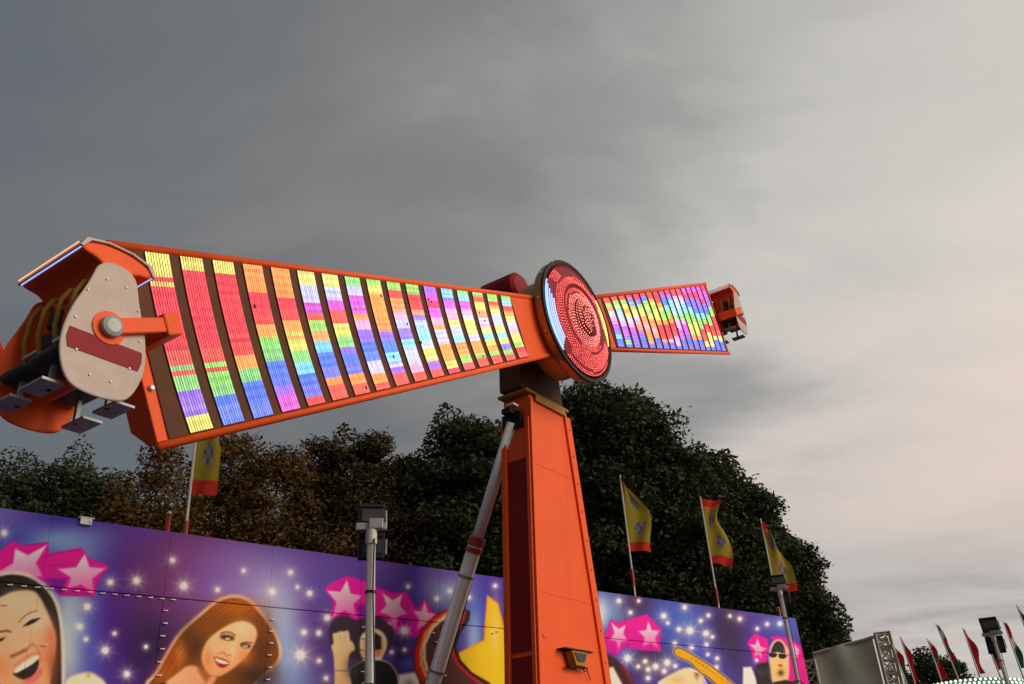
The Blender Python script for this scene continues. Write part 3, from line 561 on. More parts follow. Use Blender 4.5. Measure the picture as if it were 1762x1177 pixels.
def rotor_arm(sgn, bands):
    e = ER * sgn; t = np.cross(NN, e)                     # outward, tangential
    if sgn > 0: t = t                                     # near arm: +t runs down the picture
    tdir = t if t[2] < 0 else -t
    cr_ = HUB
    def pt(r, s, n): return cr_ + e * r + tdir * s + NN * n
    r0, r1 = .9, RO + .2
    out = [(r0, -aw(r0)), (r1, -aw(r1)), (r1, aw(r1)), (r0, aw(r0))]
    v = []
    for n0, k in ((-.34, .8), (-.10, 1), (.045, 1)):
        for (r, s) in out: v.append(pt(r, s * k, n0))
    f = [(3, 2, 1, 0), (8, 9, 10, 11)] + [(4 * j + i, 4 * j + (i + 1) % 4, 4 * j + 4 + (i + 1) % 4, 4 * j + 4 + i) for j in range(2) for i in range(4)]
    if np.dot(np.cross(e, tdir), NN) < 0: f = [q[::-1] for q in f]
    arm = obj('arm', (np.array(v), f), M['orange'], ride, bevel=.015)
    for s in (-1, 1):
        rr = np.linspace(r0, r1, 2)
        obj('edge_rail', tube([pt(r, s * (aw(r) + .03), .03) for r in rr], .05, 10), M['orange'], arm, smooth=True)
    a0_, a1_ = RI - .12, RO + .06
    fv = [pt(r, s * (aw(r) - .015), n_) for n_ in (.047, .062) for r, s in ((a0_, -1), (a1_, -1), (a1_, 1), (a0_, 1))]
    ff = [(3, 2, 1, 0), (4, 5, 6, 7)] + [(i, (i + 1) % 4, 4 + (i + 1) % 4, 4 + i) for i in range(4)]
    obj('face_plate', (np.array(fv), ff), M['brown'], arm)
    pitch = (RO - RI) / NB; seg = 36; LN = 9; JT = .85 + .3 * RNG.random(LN)
    for b in range(NB):
        ra = RI + b * pitch; rb = ra + pitch * .68
        # backing plate, curved like an arc about the hub
        th = lambda r: math.asin(min(.9, (aw(r) - .03) / r))
        def arc(r, k, n):
            a_ = th(r) * (2 * k - 1); return cr_ + (e * math.cos(a_) + tdir * math.sin(a_)) * r + NN * n
        V, Fc, mi, cc = [], [], [], []
        def addq(P4, m_, c_):
            i0 = len(V); V.extend(P4); cc.extend([c_] * 4); Fc.append((i0, i0 + 1, i0 + 2, i0 + 3)); mi.append(m_)
        ks = np.linspace(0, 1, seg + 1); SH = RNG.uniform(-.03, .03, 8)
        for i in range(seg):
            k0, k1 = ks[i], ks[i + 1]
            A, B_, C_, D_ = arc(ra, k0, .075), arc(rb, k0, .075), arc(rb, k1, .075), arc(ra, k1, .075)
            addq((A, B_, C_, D_), 0, (.02, .02, .02))
            addq((arc(ra, k0, .05), A, D_, arc(ra, k1, .05)), 0, (.02,) * 3); addq((B_, arc(rb, k0, .05), arc(rb, k1, .05), C_), 0, (.02,) * 3)
            kk = min(11, max(0, int((k0 + .5 / seg + SH[int(k0 * 6)]) * 12))); ch = bands[b][kk]
            base = s2l(PALETTE[ch]) * (.82 + .36 * abs(math.sin(i * 1.7 + b * 2.3))); base = base * .9 + .1 * s2l(PALETTE[bands[b][(kk + 1) % 12]])
            for j in range(LN):
                rr = ra + (rb - ra) * (j + .5) / LN; hw = (rb - ra) / LN * .235
                cj = tuple(base * JT[j] * (.9 + .22 * RNG.random()) + .03) if RNG.random() > .003 else (.03, .025, .03)
                addq((arc(rr - hw, k0, .088), arc(rr + hw, k0, .088), arc(rr + hw, k1, .088), arc(rr - hw, k1, .088)), 1, cj)
                addq((arc(rr - hw, k0, .076), arc(rr - hw, k0, .088), arc(rr - hw, k1, .088), arc(rr - hw, k1, .076)), 1, cj)
                addq((arc(rr + hw, k0, .088), arc(rr + hw, k0, .076), arc(rr + hw, k1, .076), arc(rr + hw, k1, .088)), 1, cj)
        obj('led_trail_panel', (np.array(V), Fc), [M['black'], M['led']], arm, mi=mi, col=np.array(cc))  # glowing strips widened across the arm to carry the swept light trails
    return arm, e, tdir
armN, EN, TN = rotor_arm(1, LEFT)
armF, EF, TFar = rotor_arm(-1, RIGHT)

# --- hub
hub = obj('hub', lathe(HUB, NN, [(.9, -.55), (1.05, -.45), (1.05, .02), (1.27, .06), (1.30, .12), (1.30, .26), (1.26, .30)], 64), M['gold'], ride, smooth=False, bevel=0)
HR = [(1.245, .302), (1.20, .29), (1.0, .36), (.72, .44), (.70, .40), (.42, .47), (.40, .52), (.10, .60), (.02, .61)]
obj('hub_face', lathe(HUB, NN, HR, 64), M['crimson'], hub, smooth=True)
obj('hub_rim', lathe(HUB, NN, [(1.30, .255), (1.315, .26), (1.315, .31), (1.25, .315), (1.25, .255)], 64, cap=False), M['black'], hub)
def hface(r):
    xs = [p[0] for p in HR][::-1]; ys = [p[1] for p in HR][::-1]; return float(np.interp(r, xs, ys))
V, Fc, cc = [], [], []
def dot(c, rad, col_):
    i0 = len(V); 
    for k in range(6): V.append(c + rad * (AA * math.cos(k * math.pi / 3) + ZZ * math.sin(k * math.pi / 3)))
    V.append(c + NN * rad * .7); cc.extend([col_] * 7)
    for k in range(6): Fc.append((i0 + k, i0 + (k + 1) % 6, i0 + 6))
for ring in range(25):                                 # rings of red lamps winding slightly outwards
    r0_ = .05 + .047 * ring; nd = max(5, int(2 * math.pi * r0_ / .058))
    for i in range(nd):
        ang = 2 * math.pi * i / nd + ring * .8; r = r0_ + .047 * i / nd
        if r > 1.19: continue
        w_ = math.atan2(math.sin(ang), math.cos(ang))
        if .66 < r < .76 and not (-1.9 < w_ < -.6): continue        # dark ring, broken at the bottom
        if .10 < r < .34 and -1.35 < w_ < -.75: continue              # dark wedge by the centre
        if r > .80 and -.25 < w_ < .78: continue                      # room for the yellow strips
        if r > .98 and (w_ > 2.65 or w_ < -2.1): continue             # room for the blue strips
        if r > .95 and .9 < w_ < 2.3: continue                        # plain gold quarter at the top
        jt = .6 + .6 * RNG.random(); base = s2l((255, 150, 138)) if r < .6 else s2l((252, 104, 98))
        dot(HUB + (AA * math.cos(ang) + ZZ * math.sin(ang)) * r + NN * (hface(r) + .010), .0175, tuple(base * jt * 1.35))
lo = obj('spiral_lamps', (np.array(V), Fc), M['redled'], hub, col=np.array(cc)); lo['kind'] = 'stuff'
def arc_strip(name, rr, a0, a1, color, hw=.016):
    th_ = np.linspace(math.radians(a0), math.radians(a1), 18)
    pts = [HUB + (AA * math.cos(a) + ZZ * math.sin(a)) * rr + NN * (hface(rr) + .022) for a in th_]
    obj(name, tube(pts, hw, 6), color, hub)
M['blueled'] = mat_emit('blue_led', tuple(s2l((150, 190, 255))), 1.3)
M['yellowled'] = mat_emit('yellow_led', tuple(s2l((255, 214, 120))), 1.2)
M['violetled'] = mat_emit('violet_led', tuple(s2l((205, 180, 255))), 1.2)
for k in range(5): arc_strip('blue_light_strip', 1.22 - .048 * k, 158 + 5 * k, 232 - 2 * k, M['violetled'] if k in (3,) else M['blueled'])
for k in range(6): arc_strip('yellow_light_strip', 1.14 - .052 * k, -8 + 3 * k, 46 - 2 * k, M['yellowled'], .014)
for k in range(12):
    a = 2 * math.pi * k / 12
    c = HUB + (AA * math.cos(a) + ZZ * math.sin(a)) * 1.305 + NN * .19
    obj('rim_bolt', lathe(c, AA * math.cos(a) + ZZ * math.sin(a), [(.03, 0), (.03, .02), (.018, .028)], 8), M['steel'], hub)

# --- gondolas (hang upright in a fork at each arm end)
def gondola(e, tdir):
    piv = HUB + e * 10.78
    K = .64; W = .86
    o = piv; A, Z, n = AA * K, ZZ * K, NN * K
    body = [(-.16, -.62), (-.12, .95), (-.30, 1.12), (-.55, 1.15), (-.62, 1.22), (-.50, 1.34), (-.2, 1.42), (.2, 1.42), (.50, 1.34), (.62, 1.22), (.55, 1.15), (.30, 1.12), (.12, .95), (.16, -.62), (.10, -.74), (-.10, -.74)]
    g = obj('gondola', prism(chaikin(body, 2), o, A, Z, n, -W, W), M['orange'], ride, bevel=.03)
    obj('cream_band', prism([(-.645, 1.20), (-.56, 1.37), (-.2, 1.455), (.2, 1.455), (.56, 1.37), (.645, 1.20), (.60, 1.19), (.48, 1.35), (.2, 1.425), (-.2, 1.425), (-.48, 1.35), (-.60, 1.19)], o, A, Z, n, -W - .03, W + .03), M['cream'], g)
    for s in (-1, 1):
        # end shields, one each side
        sh = [(-.52, -1.0), (-.70, -.5), (-.62, .1), (-.42, .6), (-.30, 1.12), (.30, 1.12), (.42, .6), (.62, .1), (.70, -.5), (.52, -1.0), (.25, -1.12), (-.25, -1.12)]
        obj('end_shield', prism(chaikin(sh, 3), o, A, Z, n, s * W, s * (W + .05)), M['cream'] if s > 0 else M['orange'], g, bevel=.015)
        obj('shield_stripe', prism([(-.56, -.52), (.56, -.52), (.60, -.36), (.58, -.20), (-.58, -.20), (-.60, -.36)], o, A, Z, n, s * (W + .052), s * (W + .062)), M['crimson'], g)
        obj('pivot_hub', lathe(o, n * s, [(.11, K * (W + .05)), (.11, K * (W + .17)), (.07, K * (W + .2))], 24), M['grey'], g, bevel=.008)
        # fork
        foot = HUB + e * (RO + .16)
        fx = np.cross(unit(piv - foot), NN)
        obj('fork_arm', box((foot + piv) / 2 + n * s * (W + .12), (piv - foot) / 2 * 1.08, n * .05, fx * .08), M['orange'], g, bevel=.015)
        for face in (-1, 1):                           # two seats to a side and face
            c = o + n * s * .42
            sv = [(.14, -.50), (.62, -.42), (.68, -.52), (.62, -.60), (.14, -.66)]
            obj('seat', prism([(x * face, z) for x, z in sv], c, A, Z, n, -.33, .33), M['seat'], g, bevel=.03)
            obj('backrest', prism([(.125 * face, -.50), (.25 * face, -.48), (.21 * face, .35), (.13 * face, .40)], c, A, Z, n, -.31, .31), M['seat'], g, bevel=.03)
            obj('headrest', prism([(.125 * face, .42), (.23 * face, .44), (.22 * face, .72), (.125 * face, .74)], c, A, Z, n, -.16, .16), M['seat'], g, bevel=.03)
            for k in (-1, 1):
                pts = [c + A * face * x + Z * z + n * k * .19 for x, z in ((.14, .86), (.34, .78), (.44, .55), (.46, .1), (.38, -.22), (.30, -.36))]
                obj('shoulder_bar', tube(pts, .028, 8), M['yellow'], g, smooth=True)
            obj('lap_bar', tube([c + A * face * .42 - Z * .15 + n * -.2, c + A * face * .42 - Z * .15 + n * .2], .022, 8), M['steel'], g)
            obj('foot_rest', join(box(c + A * face * .56 - Z * 1.0, A * .16, n * .3, Z * .02), box(c + A * face * .45 - Z * .8, A * .03, n * .04, Z * .22)), M['grey'], g)
    obj('cross_beam', box(HUB + e * (RO + .16), n * (W + .2), e * .09, tdir * .12), M['orange'], g, bevel=.02)
    for s in (-1, 1):
        for k in (-1, 1):
            c = HUB + e * (RO + .12) + tdir * (k * .5) + NN * .05
            if s > 0: obj('tip_bolt', lathe(c, NN, [(.035, 0), (.035, .025), (.02, .035)], 8), M['steel'], g)
    for k in range(10):
        t_ = 2 * math.pi * k / 10; c = o + A * (.52 * math.cos(t_)) + Z * (.85 * math.sin(t_) - .02) + NN * (K * (W + .05))
        obj('rivet', lathe(c, NN, [(.014, 0), (.014, .008), (.006, .012)], 6), M['steel'], g)
    obj('shield_border', lathe(o, NN, [(.17, K * (W + .05)), (.17, K * (W + .075)), (.13, K * (W + .08))], 28), M['orange'], g)
    for face in (-1, 1):
        for i, (zz, cl) in enumerate(((1.30, (255, 170, 120)), (1.245, (150, 170, 255)))):
            mm = M.setdefault('trim%d' % i, mat_emit('trim_led_%s' % ('amber', 'blue')[i], tuple(s2l(cl)), 1.0))
            obj('trim_light', tube([o + A * face * (.655 - .05 * i) + Z * (zz - .05) + n * x for x in (-W + .02, W - .02)], .009, 6), mm, g)
gondola(EN, TN); gondola(EF, TFar)

# ------------------------------------------------------------------ floodlight poles
def flood(px_top, dist, label, tilt, hw, rot, hh, two=True):
    t = at(*px_top, dist); base = V3(t[0], t[1], 0)
    r = empty('floodlight_pole', base, label, 'floodlight', 'floodlight poles')
    ax = V3(math.cos(rot), math.sin(rot), 0); ay = V3(-math.sin(rot), math.cos(rot), 0)
    obj('pole', join(tube([base, base + ZZ * (t[2] - .02)], [.046, .042], 20)), M['pole'], r, smooth=True)
    obj('cable', tube([base + V3(.045 + .012 * math.sin(z * 3.1), -.055, z) for z in np.linspace(.1, t[2] - .1, 26)], .008, 5), M['black'], r)
    for z in np.linspace(1.0, t[2] - .6, 4): obj('cable_tie', tube([base + ZZ * z, base + ZZ * (z + .02)], .056, 12), M['black'], r)
    obj('base_plate', box(base + ZZ * .03, V3(.3, 0, 0), V3(0, .3, 0), ZZ * .03), M['steel'], r)
    obj('cap', tube([t - ZZ * .14, t + ZZ * .02], .056, 20), M['pole'], r)
    vd = unit(V3(CAM[0] - t[0], CAM[1] - t[1], 0)); ax = unit(np.cross(ZZ, vd)); ay = np.cross(ZZ, ax)
    obj('cross_bar', join(box(t + ZZ * .03, ax * (hw * 1.18), ay * .035, ZZ * .035), box(t + ZZ * .05 + ax * hw * .35, ax * hw * .55, ay * .06, ZZ * .05)), M['grey'], r, bevel=.008)
    vd = unit(V3(CAM[0] - t[0], CAM[1] - t[1], 0)); ax = unit(np.cross(vd, ZZ) + .12 * vd); ay = np.cross(ax, ZZ)
    for k in (1, -1):
        up = unit(ZZ * math.cos(tilt) + ay * math.sin(tilt) * k); nn = np.cross(ax, up)
        c = t + ZZ * (k * hh * .60 + .02) - vd * .14
        h = obj('lamp_head', box(c, ax * hw, nn * .045, up * hh * .54), M['black'], r, bevel=.012)
        obj('lamp_glass', box(c - nn * .052, ax * hw * .80, nn * .005, up * hh * .26), M['lens'], h)
        for q_ in (-.42, .42): obj('frame_bar', box(c - nn * .055 + up * hh * q_, ax * hw * .94, nn * .01, up * .012), M['black'], h)
        for j in range(6):
            obj('cooling_fin', box(c + nn * .075 + ax * hw * (-.8 + .32 * j), ax * .006, nn * .03, up * hh * .45), M['black'], h)
        obj('yoke', box(c - ax * (hw + .02), ax * .008, nn * .02, up * hh * .3), M['grey'], h)
    return r
flood((639, 912), 8.4, 'pale steel pole with two stacked black floodlights in front of the backdrop', .14, .125, .05, .24)
flood((1341, 1015), 20.0, 'thin floodlight pole standing before the right end of the backdrop', .5, .16, .5, .30, True)

# ------------------------------------------------------------------ yellow and red banners behind the backdrop
def cloth_grid(o, ex, ey, outline, nu, nv, wave, painter):
    """outline(v) -> (left, right) across ; v 0 top .. 1 bottom ; painter(u, v) -> rgb"""
    V, C = [], []
    nrm = np.cross(ex, ey)
    for j in range(nv + 1):
        v = j / nv; l_, r_, y_ = outline(v)
        for i in range(nu + 1):
            u = i / nu; x = l_ + (r_ - l_) * u
            V.append(o + ex * x + ey * (y_(u) if callable(y_) else y_) + nrm * wave(u, v)); C.append(painter(u, v))
    idx = np.arange((nu + 1) * (nv + 1)).reshape(nv + 1, nu + 1)
    q = np.stack([idx[:-1, :-1], idx[1:, :-1], idx[1:, 1:], idx[:-1, 1:]], -1).reshape(-1, 4)
    return np.array(V), q, np.array(C)
RED = s2l((196, 52, 40)); YEL = s2l((158, 138, 46)); LIL = s2l((142, 130, 132))
def banner_paint(seed, redtop):
    rg = np.random.default_rng(seed); ph = rg.uniform(0, 6, 6)
    def f(u, v):
        c = YEL.copy()
        for cy in (.33, .68):                          # worn pale crest printed twice
            dx, dy = (u - .55) / .30, (v - cy) / .125
            a = math.atan2(dy, dx); rr = math.hypot(dx, dy)
            if rr < .70 + .13 * math.sin(3 * a + ph[0]) + .12 * math.sin(7 * a + ph[3]) + .10 * math.sin(11 * a + ph[4]): c = LIL * (.75 + .4 * math.sin(23 * u + ph[1]) * math.sin(41 * v + ph[2]))
        if v > .875: c = RED
        if v < redtop: c = RED
        elif v < redtop + .05: c = s2l((200, 120, 40))
        return c
    return f
def banner(px, dist, w_, h_, label, redtop, shape, seed, pole_below=3.0, side=1):
    """px: photo point of the top corner at the pole"""
    t = at(*px, dist)
    r = empty('banner_flag', (t[0], t[1], 0), label, 'flag', 'yellow and red banners behind the backdrop')
    obj('pole', tube([V3(t[0], t[1], 0), t + ZZ * .05], [.035, .025], 10), M['pole'], r, smooth=True)
    zl = t[2] - h_
    obj('pole_sleeve', tube([V3(t[0], t[1], zl - 1.05), V3(t[0], t[1], zl - .55)], .045, 10), M['collar'], r)
    ex = unit(V3(1, .25, 0)) * side; ey = -ZZ
    def outl(v):
        if shape == 'point': wv = w_ * min(1, .05 + 2.1 * v) * (1 - .05 * math.sin(v * 9)); return .0, wv, (lambda u: v * h_ + u * .04 * h_ * (1 - v))
        if shape == 'wave': wv = w_ * (.74 + .22 * math.sin(2.2 + v * 7.5) + .22 * v); return .0, wv, (lambda u: v * h_ * .93 + .03 * h_ * math.sin(u * 3 + v * 4))
        return .0, w_ * min(1, .06 + 1.5 * v), (lambda u: v * h_ + u * h_ * .05 * (1 - v) + .03 * h_ * math.sin(3 * u) * (v - .5))
    Vv, q, C = cloth_grid(t, ex, ey, outl, 26, 72, lambda u, v: .13 * w_ * u * math.sin(u * 6.5 + v * 6 + seed * 1.7) + .05 * w_ * math.sin(v * (11 + 2 * (seed % 3)) + u * 7 + seed) * u, banner_paint(seed, redtop))
    obj('cloth', (Vv, q), M['cloth'], r, smooth=True, col=C)
banner((1067, 820), 27, .78, 2.4, 'pointed yellow banner with red hem just right of the tower', .06, 'point', 1)
banner((1205, 857), 30, .80, 2.5, 'wavy yellow banner with red top, middle of the three', .11, 'wave', 2)
banner((1309, 895), 32, .84, 2.5, 'slim yellow banner with red tip above the right floodlight pole', .12, 'slim', 3)
banner((350, 643), 17.5, .50, 2.6, 'yellow and red banner standing alone at left, behind the lit arm', .30, 'slim', 5)
banner((-14, 545), 15.5, .30, .98, 'reddish banner cut by the left photo edge', .8, 'slim', 6)
# second slim bare pole by the left banner
bp_ = at(291, 885, 18.0)
r = empty('bare_pole', (bp_[0], bp_[1], 0), 'short bare brown pole behind the backdrop left of centre', 'pole')
obj('shaft', tube([V3(bp_[0], bp_[1], 0), bp_], .045, 10), M['collar'], r, smooth=True); obj('cap', tube([bp_, bp_ + ZZ * .06], [.06, .03], 10), M['steel'], r)

# ------------------------------------------------------------------ trees
def tree(name, label, px, dist, top_px_y, rx, seed, clumps, leaves, size, col_a, col_b, conic=.0, low=.28, bare=0, group='trees behind the backdrop', shape=None):
    rg = np.random.default_rng(seed)
    b = at(px, 900, dist); t = at(px, top_px_y, dist); Ht = t[2]
    base = V3(b[0], b[1], 0)
    r = empty(name, base, label, 'tree', group)
    # clump centres through the crown volume
    zc = Ht * (low + 1) / 2; hz = Ht * (1 - low) / 2
    C = []
    while len(C) < clumps:
        d = rg.normal(size=3); d /= np.linalg.norm(d); rr = rg.random() ** .38
        p = d * rr * .88
        k = 1 - conic * max(0, p[2]) * .8
        wob = 1 + .16 * math.sin(3 * math.atan2(p[1], p[0]) + seed) + .10 * math.sin(5 * p[2] + seed * 2)
        C.append(V3(p[0] * rx * k * wob, p[1] * rx * k * wob * .85, zc + p[2] * hz))
    C = np.array(C) + V3(base[0], base[1], 0)
    cs = rg.uniform(.45, 1.15, clumps) * max(rx * .22, 1.02)
    # leaves
    n = clumps * leaves
    ci = np.repeat(np.arange(clumps), leaves)
    d = rg.normal(size=(n, 3)); d /= np.linalg.norm(d, axis=1)[:, None]
    rad = rg.random(n) ** .5; stray = rg.random(n) < .06; rad = np.where(stray, 1 + .28 * rg.random(n) ** 2, rad)
    P = C[ci] + d * (rad * cs[ci])[:, None] * V3(1.15, 1.15, .72)
    # a third of the leaves fill the crown between the clumps, thinner towards its edge
    fill = rg.random(n) < .34; nf = int(fill.sum()); dd = rg.normal(size=(nf, 3)); dd /= np.linalg.norm(dd, axis=1)[:, None]
    dd *= (rg.random(nf) ** .45 * (.90 + .14 * np.sin(7 * dd[:, 0] + seed) * np.sin(6 * dd[:, 2] + seed)))[:, None]
    kk = 1 - conic * .8 * np.maximum(0, dd[:, 2])
    P[fill] = np.stack([base[0] + dd[:, 0] * rx * kk, base[1] + dd[:, 1] * rx * kk * .85, zc + dd[:, 2] * hz], 1)
    P[:, 2] = np.maximum(P[:, 2], 1.0)
    a = rg.normal(size=(n, 3)); a[:, 2] *= .6; a /= np.linalg.norm(a, axis=1)[:, None]
    bb = np.cross(a, d + .3 * rg.normal(size=(n, 3))); bb /= np.linalg.norm(bb, axis=1)[:, None] + 1e-6
    s = size * rg.uniform(.55, 1.35, n)[:, None]
    Q = np.stack([P - a * s, P + bb * s * .45, P + a * s, P - bb * s * .45], 1).reshape(-1, 3)
    F = np.arange(4 * n).reshape(n, 4)
    tone = np.clip(rg.normal(.5, .22, n) + (rg.random(clumps)[ci] - .5) * .5, 0, 1)[:, None]
    cl = (np.array(col_a) * (1 - tone) + np.array(col_b) * tone)
    crown = obj('crown', (Q, F), M['leaf'], r, col=np.repeat(cl, 4, 0)); crown['kind'] = 'stuff'
    # trunk and limbs
    parts = [tube([base, base + ZZ * Ht * .2 + V3(.1, 0, 0), base + ZZ * Ht * .45, base + ZZ * Ht * .8], [Ht * .03, Ht * .022, Ht * .016, Ht * .005], 10)]
    for k in range(min(34, clumps)):
        c = C[(k * 7) % clumps]; z0 = Ht * rg.uniform(.18, .5); s0 = base + ZZ * z0
        if c[2] < z0 + .3: continue
        mid_ = s0 * .5 + c * .5 + V3(0, 0, Ht * .03)
        parts.append(tube([s0, mid_, c], [Ht * .009, Ht * .006, Ht * .002], 6))
    for k in range(bare):                              # bare twigs standing out of the crown
        c = C[np.argsort(-C[:, 2])[k % 8]]; q0 = c
        for j in range(5):
            e = q0 + V3(rg.normal() * .5, rg.normal() * .3, .5 + rg.random() * .8)
            parts.append(tube([q0, (q0 + e) / 2 + rg.normal(size=3) * .06, e], [.03, .02, .008], 5))
    obj('trunk', join(*parts), M['bark'], r)
    return r
DK = (.016, .022, .008); DK2 = (.060, .070, .024)
tree('broadleaf_tree', 'tallest dark tree, directly behind the orange tower', 1040, 43, 640, 6.4, 11, 150, 1317, 0.143, DK, DK2, .25)
tree('broadleaf_tree', 'dark tree behind the tower filling the gap left of it', 800, 41, 700, 5.4, 12, 112, 1190, 0.133, DK, DK2, .2)
tree('broadleaf_tree', 'dark tree right of the tower behind the middle yellow banner', 1168, 46, 745, 5.6, 13, 118, 1190, 0.143, DK, DK2, .2)
tree('broadleaf_tree', 'lower dark tree at the right end of the backdrop', 1296, 50, 872, 3.9, 14, 100, 1190, 0.133, DK, DK2, .3, .15)
tree('broadleaf_tree', 'dark tree behind the slim yellow banner near the right end', 1255, 53, 800, 4.8, 24, 90, 1100, .14, DK, DK2, .2)
BR = (.050, .030, .010); BR2 = (.16, .085, .024)  # orange blur of the swinging ride put into the leaf browns
tree('broadleaf_tree', 'brownish tree behind the backdrop between two dark trees', 610, 40, 735, 4.6, 15, 126, 1020, 0.119, (.03, .026, .01), (.09, .06, .02), .2)  # weaker share of the same orange blur in these leaf colours
tree('brown_tinted_tree', 'brown thinning tree with bare twigs behind the left banner', 425, 38, 718, 4.4, 16, 108, 892, 0.105, BR, BR2, .2, .08, 5)
tree('brown_tinted_tree', 'low brown tree with bare twigs left of the left banner', 268, 36, 742, 3.6, 17, 98, 892, 0.100, BR, BR2, .3, .08, 5)
GR = (.022, .032, .014); GR2 = (.065, .078, .030)
tree('broadleaf_tree', 'green pointed tree second from the left photo edge', 128, 40, 752, 3.2, 18, 89, 892, 0.105, GR, GR2, .35, .08)
tree('broadleaf_tree', 'green pointed tree at the left photo edge', 36, 41, 742, 3.6, 19, 89, 892, 0.105, GR, GR2, .35, .08)
tree('broadleaf_tree', 'small green tree filling between the pointed trees at left', 88, 45, 815, 3.6, 20, 81, 850, 0.105, GR, GR2, .1, .05)
tree('broadleaf_tree', 'low green bushy tree left of the brown trees', 195, 44, 806, 3.6, 21, 81, 850, 0.105, GR, GR2, .1, .05)
tree('broadleaf_tree', 'small far tree behind the first distant flags', 1535, 62, 1110, 2.6, 22, 50, 637, 0.124, DK, DK2, .2, .1)
tree('broadleaf_tree', 'dark tree between the lower left trees and cropped edge', -40, 42, 765, 3.4, 23, 81, 850, 0.105, GR, GR2, .2, .05)

# ------------------------------------------------------------------ stage with tarpaulin wall
sa = at(1398, 1125, 44); sb = at(1500, 1094, 44); zs = sb[2]
sdx = unit(V3(sb[0] - sa[0], sb[1] - sa[1], 0)); sdy = V3(-sdx[1], sdx[0], 0)
st = empty('stage_tower', (sa[0], sa[1], 0), 'grey-green tarpaulin wall with scaffold truss right of the backdrop', 'stage')
wl_ = np.linalg.norm((sb - sa)[:2])
gu, gvv = 18, 14; V = []; 
for j in range(gvv + 1):
    for i in range(gu + 1):
        u = i / gu; v = j / gvv; top = sa[2] + (sb[2] - sa[2]) * u ** .8
        V.append(V3(sa[0], sa[1], 0) + sdx * (u * wl_) + ZZ * (top * v) + sdy * (.10 * math.sin(u * 9 + v * 4) * math.sin(v * 5)))
idx = np.arange((gu + 1) * (gvv + 1)).reshape(gvv + 1, gu + 1)
obj('tarpaulin', (np.array(V), np.stack([idx[:-1, :-1], idx[:-1, 1:], idx[1:, 1:], idx[1:, :-1]], -1).reshape(-1, 4)), M['tarp'], st, smooth=True)
def truss_col(p, ztop, wd, name='truss_column'):
    parts = []
    cs_ = [p + sdx * i * wd / 2 + sdy * j * wd / 2 for i, j in ((-1, -1), (1, -1), (1, 1), (-1, 1))]
    for c in cs_: parts.append(tube([c, c + ZZ * ztop], .07, 6))
    nstep = int(ztop / (wd * .9))
    for k in range(nstep):
        z0, z1 = ztop * k / nstep, ztop * (k + 1) / nstep
        for i in range(4):
            a_, b_ = cs_[i], cs_[(i + 1) % 4]
            parts.append(tube([a_ + ZZ * z0, b_ + ZZ * z1], .042, 5, cap=False)); parts.append(tube([a_ + ZZ * z1, b_ + ZZ * z1], .042, 5, cap=False))
    obj(name, join(*parts), M['truss'], st)
truss_col(V3(sb[0], sb[1], 0) + sdx * .45, zs + .05, .62)
truss_col(V3(sb[0], sb[1], 0) + sdx * .45 + sdy * 2.0, zs + .05, .5)
truss_col(V3(sa[0], sa[1], 0) - sdx * .25, sa[2] - .3, .55)
obj('top_beam', tube([V3(sa[0], sa[1], sa[2]), V3(sb[0], sb[1], zs) + sdx * .5], .07, 8), M['truss'], st)
for z in (zs * .78, zs * .55): obj('ledger', tube([V3(sb[0], sb[1], z) + sdx * .45, V3(sb[0], sb[1], z) + sdx * .45 + sdy * 2.0], .05, 8), M['truss'], st)

# ------------------------------------------------------------------ pavilion ride with bulb arches and the flags on it
pv = at(1690, 1166, 27); pdx = unit(V3(1, .12, 0)); pdy = V3(-pdx[1], pdx[0], 0)
pav = empty('bulb_pavilion', (pv[0], pv[1], 0), 'ride canopy edged with white bulbs at the bottom right corner', 'pavilion')
def arch(c, half, rise, z0):
    outl = [(-half, z0 - 1.1), (half, z0 - 1.1)] + [(half * math.cos(t), z0 + rise * math.sin(t)) for t in np.linspace(0, math.pi, 20)]
    f_ = obj('fascia', prism(outl, V3(c[0], c[1], 0), pdx, ZZ, pdy, 0, .12), M['green'], pav)
    inner = [(-half * .86, z0 - 1.1), (half * .86, z0 - 1.1)] + [(half * .86 * math.cos(t), z0 + (rise - .32) * math.sin(t)) for t in np.linspace(0, math.pi, 20)]
    obj('fascia_panel', prism(inner, V3(c[0], c[1], 0), pdx, ZZ, pdy, -.03, -.002), M['red'] if half < 1.6 else M['green'], f_)
    Vb, Fb = [], []
    for row in range(4):
        rr = .035 + .085 * row
        for t in np.linspace(.02, math.pi - .02, 46 if half > 1.6 else 34):
            p = V3(c[0], c[1], 0) + pdx * ((half - rr) * math.cos(t + .03 * (row % 2))) + ZZ * (z0 + (rise - rr) * math.sin(t + .03 * (row % 2))) - pdy * .04
            i0 = len(Vb)
            for d in (pdx, ZZ, -pdx, -ZZ, -pdy): Vb.append(p + d * .036)
            for k in range(4): Fb.append((i0 + k, i0 + (k + 1) % 4, i0 + 4))
    bo = obj('bulbs', (np.array(Vb), Fb), M['bulb'], f_); bo['kind'] = 'stuff'
zc_ = pv[2]
arch(pv - pdx * .15, 2.05, .42, zc_ - .42)
arch(pv + pdx * 3.05, 1.35, .85, zc_ - .30)
arch(pv - pdx * 3.9, 1.7, .35, zc_ - 1.0)
obj('roof', prism([(-5.6, zc_ - .75), (4.4, zc_ - .75), (3.2, zc_ - .5), (-4.5, zc_ - .6)], V3(pv[0], pv[1], 0), pdx, ZZ, pdy, .15, 6.0), M['red'], pav)
for dx_ in (-5.5, -2.0, 1.9, 4.3): obj('column', tube([V3(pv[0], pv[1], 0) + pdx * dx_ + pdy * .3, V3(pv[0], pv[1], zc_ - .8) + pdx * dx_ + pdy * .3], .09, 10), M['steel'], pav)

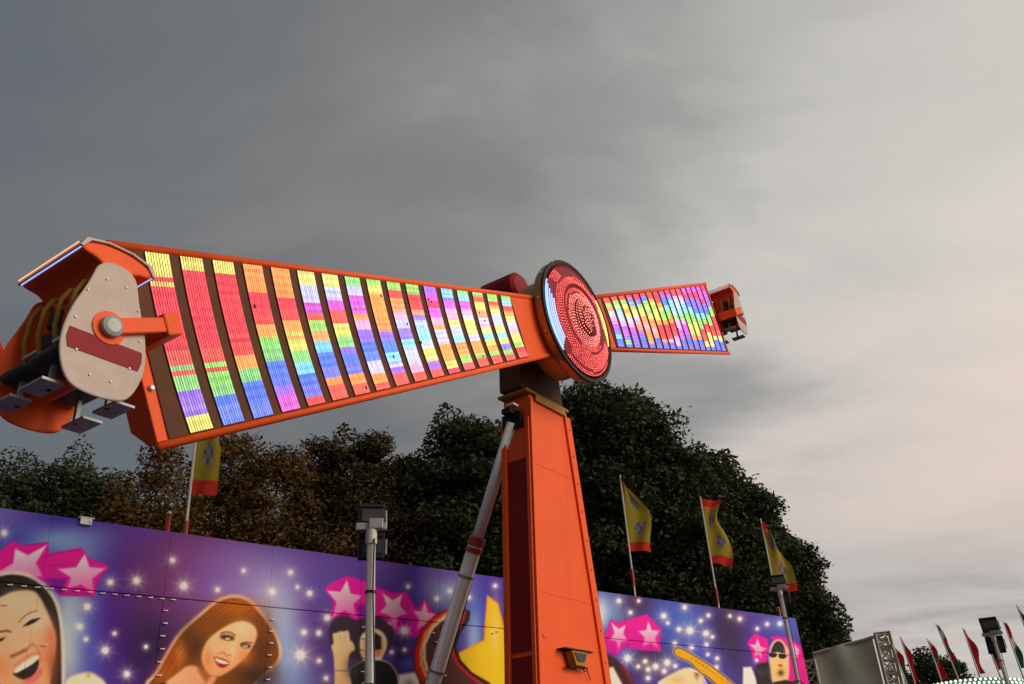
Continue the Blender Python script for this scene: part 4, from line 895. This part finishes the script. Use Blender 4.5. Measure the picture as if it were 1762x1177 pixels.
FR, FW_, FG, FKD = s2l((170, 34, 46)), s2l((196, 188, 186)), s2l((40, 74, 58)), s2l((40, 36, 40))
def feather(pt, pb, dist, stripes, label, wpx=9):
    t = at(*pt, dist); b = at(*pb, dist)
    r = empty('feather_flag', (b[0], b[1], 0), label, 'flag', 'distant flags above the bulb canopy')
    obj('pole', tube([V3(b[0], b[1], 0), V3(b[0], b[1], b[2] - .2), t + ZZ * .05], [.03, .025, .012], 8), M['pole'], r, smooth=True)
    d = unit(b - t); ex = unit(np.cross(d, FW)) ; 
    if ex[0] < 0: ex = -ex
    Lf = np.linalg.norm(b - t); wm = .8 * wpx * dist / FPX
    k = len(stripes)
    rg = np.random.default_rng(int(pt[0])); ph = rg.uniform(0, 6)
    def outl(v): wv = wm * (.35 + .75 * min(1, v * 3)) * (1 + .18 * math.sin(v * 9 + ph)); return 0.0, wv, v * Lf
    Vv, q, C = cloth_grid(t, ex, d, outl, 6, 26, lambda u, v: .25 * wm * math.sin(v * 10 + u * 3 + ph) * u, lambda u, v: stripes[min(k - 1, int((v + .10 * u) * k))])
    obj('cloth', (Vv, q), M['cloth'], r, smooth=True, col=C)
feather((1535, 1110), (1562, 1178), 30, [FW_, FR, FG, FG], 'red and green flag furthest left of the distant flags')
feather((1549, 1097), (1574, 1173), 29, [FR, FR, FR], 'plain red flag beside the tarpaulin stage', 8)
feather((1596, 1102), (1620, 1170), 29, [FW_, FR, FG, FR, FR], 'white, red and green flag, third distant flag from the left')
feather((1611, 1076), (1646, 1157), 28, [FKD, FW_, FR, FG, FR, FG], 'dark and green striped flag, fourth distant flag from the left', 8)
feather((1657, 1083), (1685, 1160), 28, [FR, FR, FR, FR], 'plain red flag left of the distant floodlight mast', 10)
feather((1692, 1090), (1718, 1153), 27, [FKD, FR, FKD, FR], 'dark red flag partly behind the distant floodlight mast', 10)
feather((1727, 1072), (1756, 1150), 27, [FR, FR, FW_, FG, FG], 'red topped green flag right of the distant floodlight mast', 9)
feather((1750, 1044), (1780, 1120), 26, [FKD, FKD, FG], 'dark flag cut by the right photo edge', 9)
flood((1708, 1093), 25.5, 'distant black floodlight mast among the flags at bottom right', .35, .20, .3, .38, True)
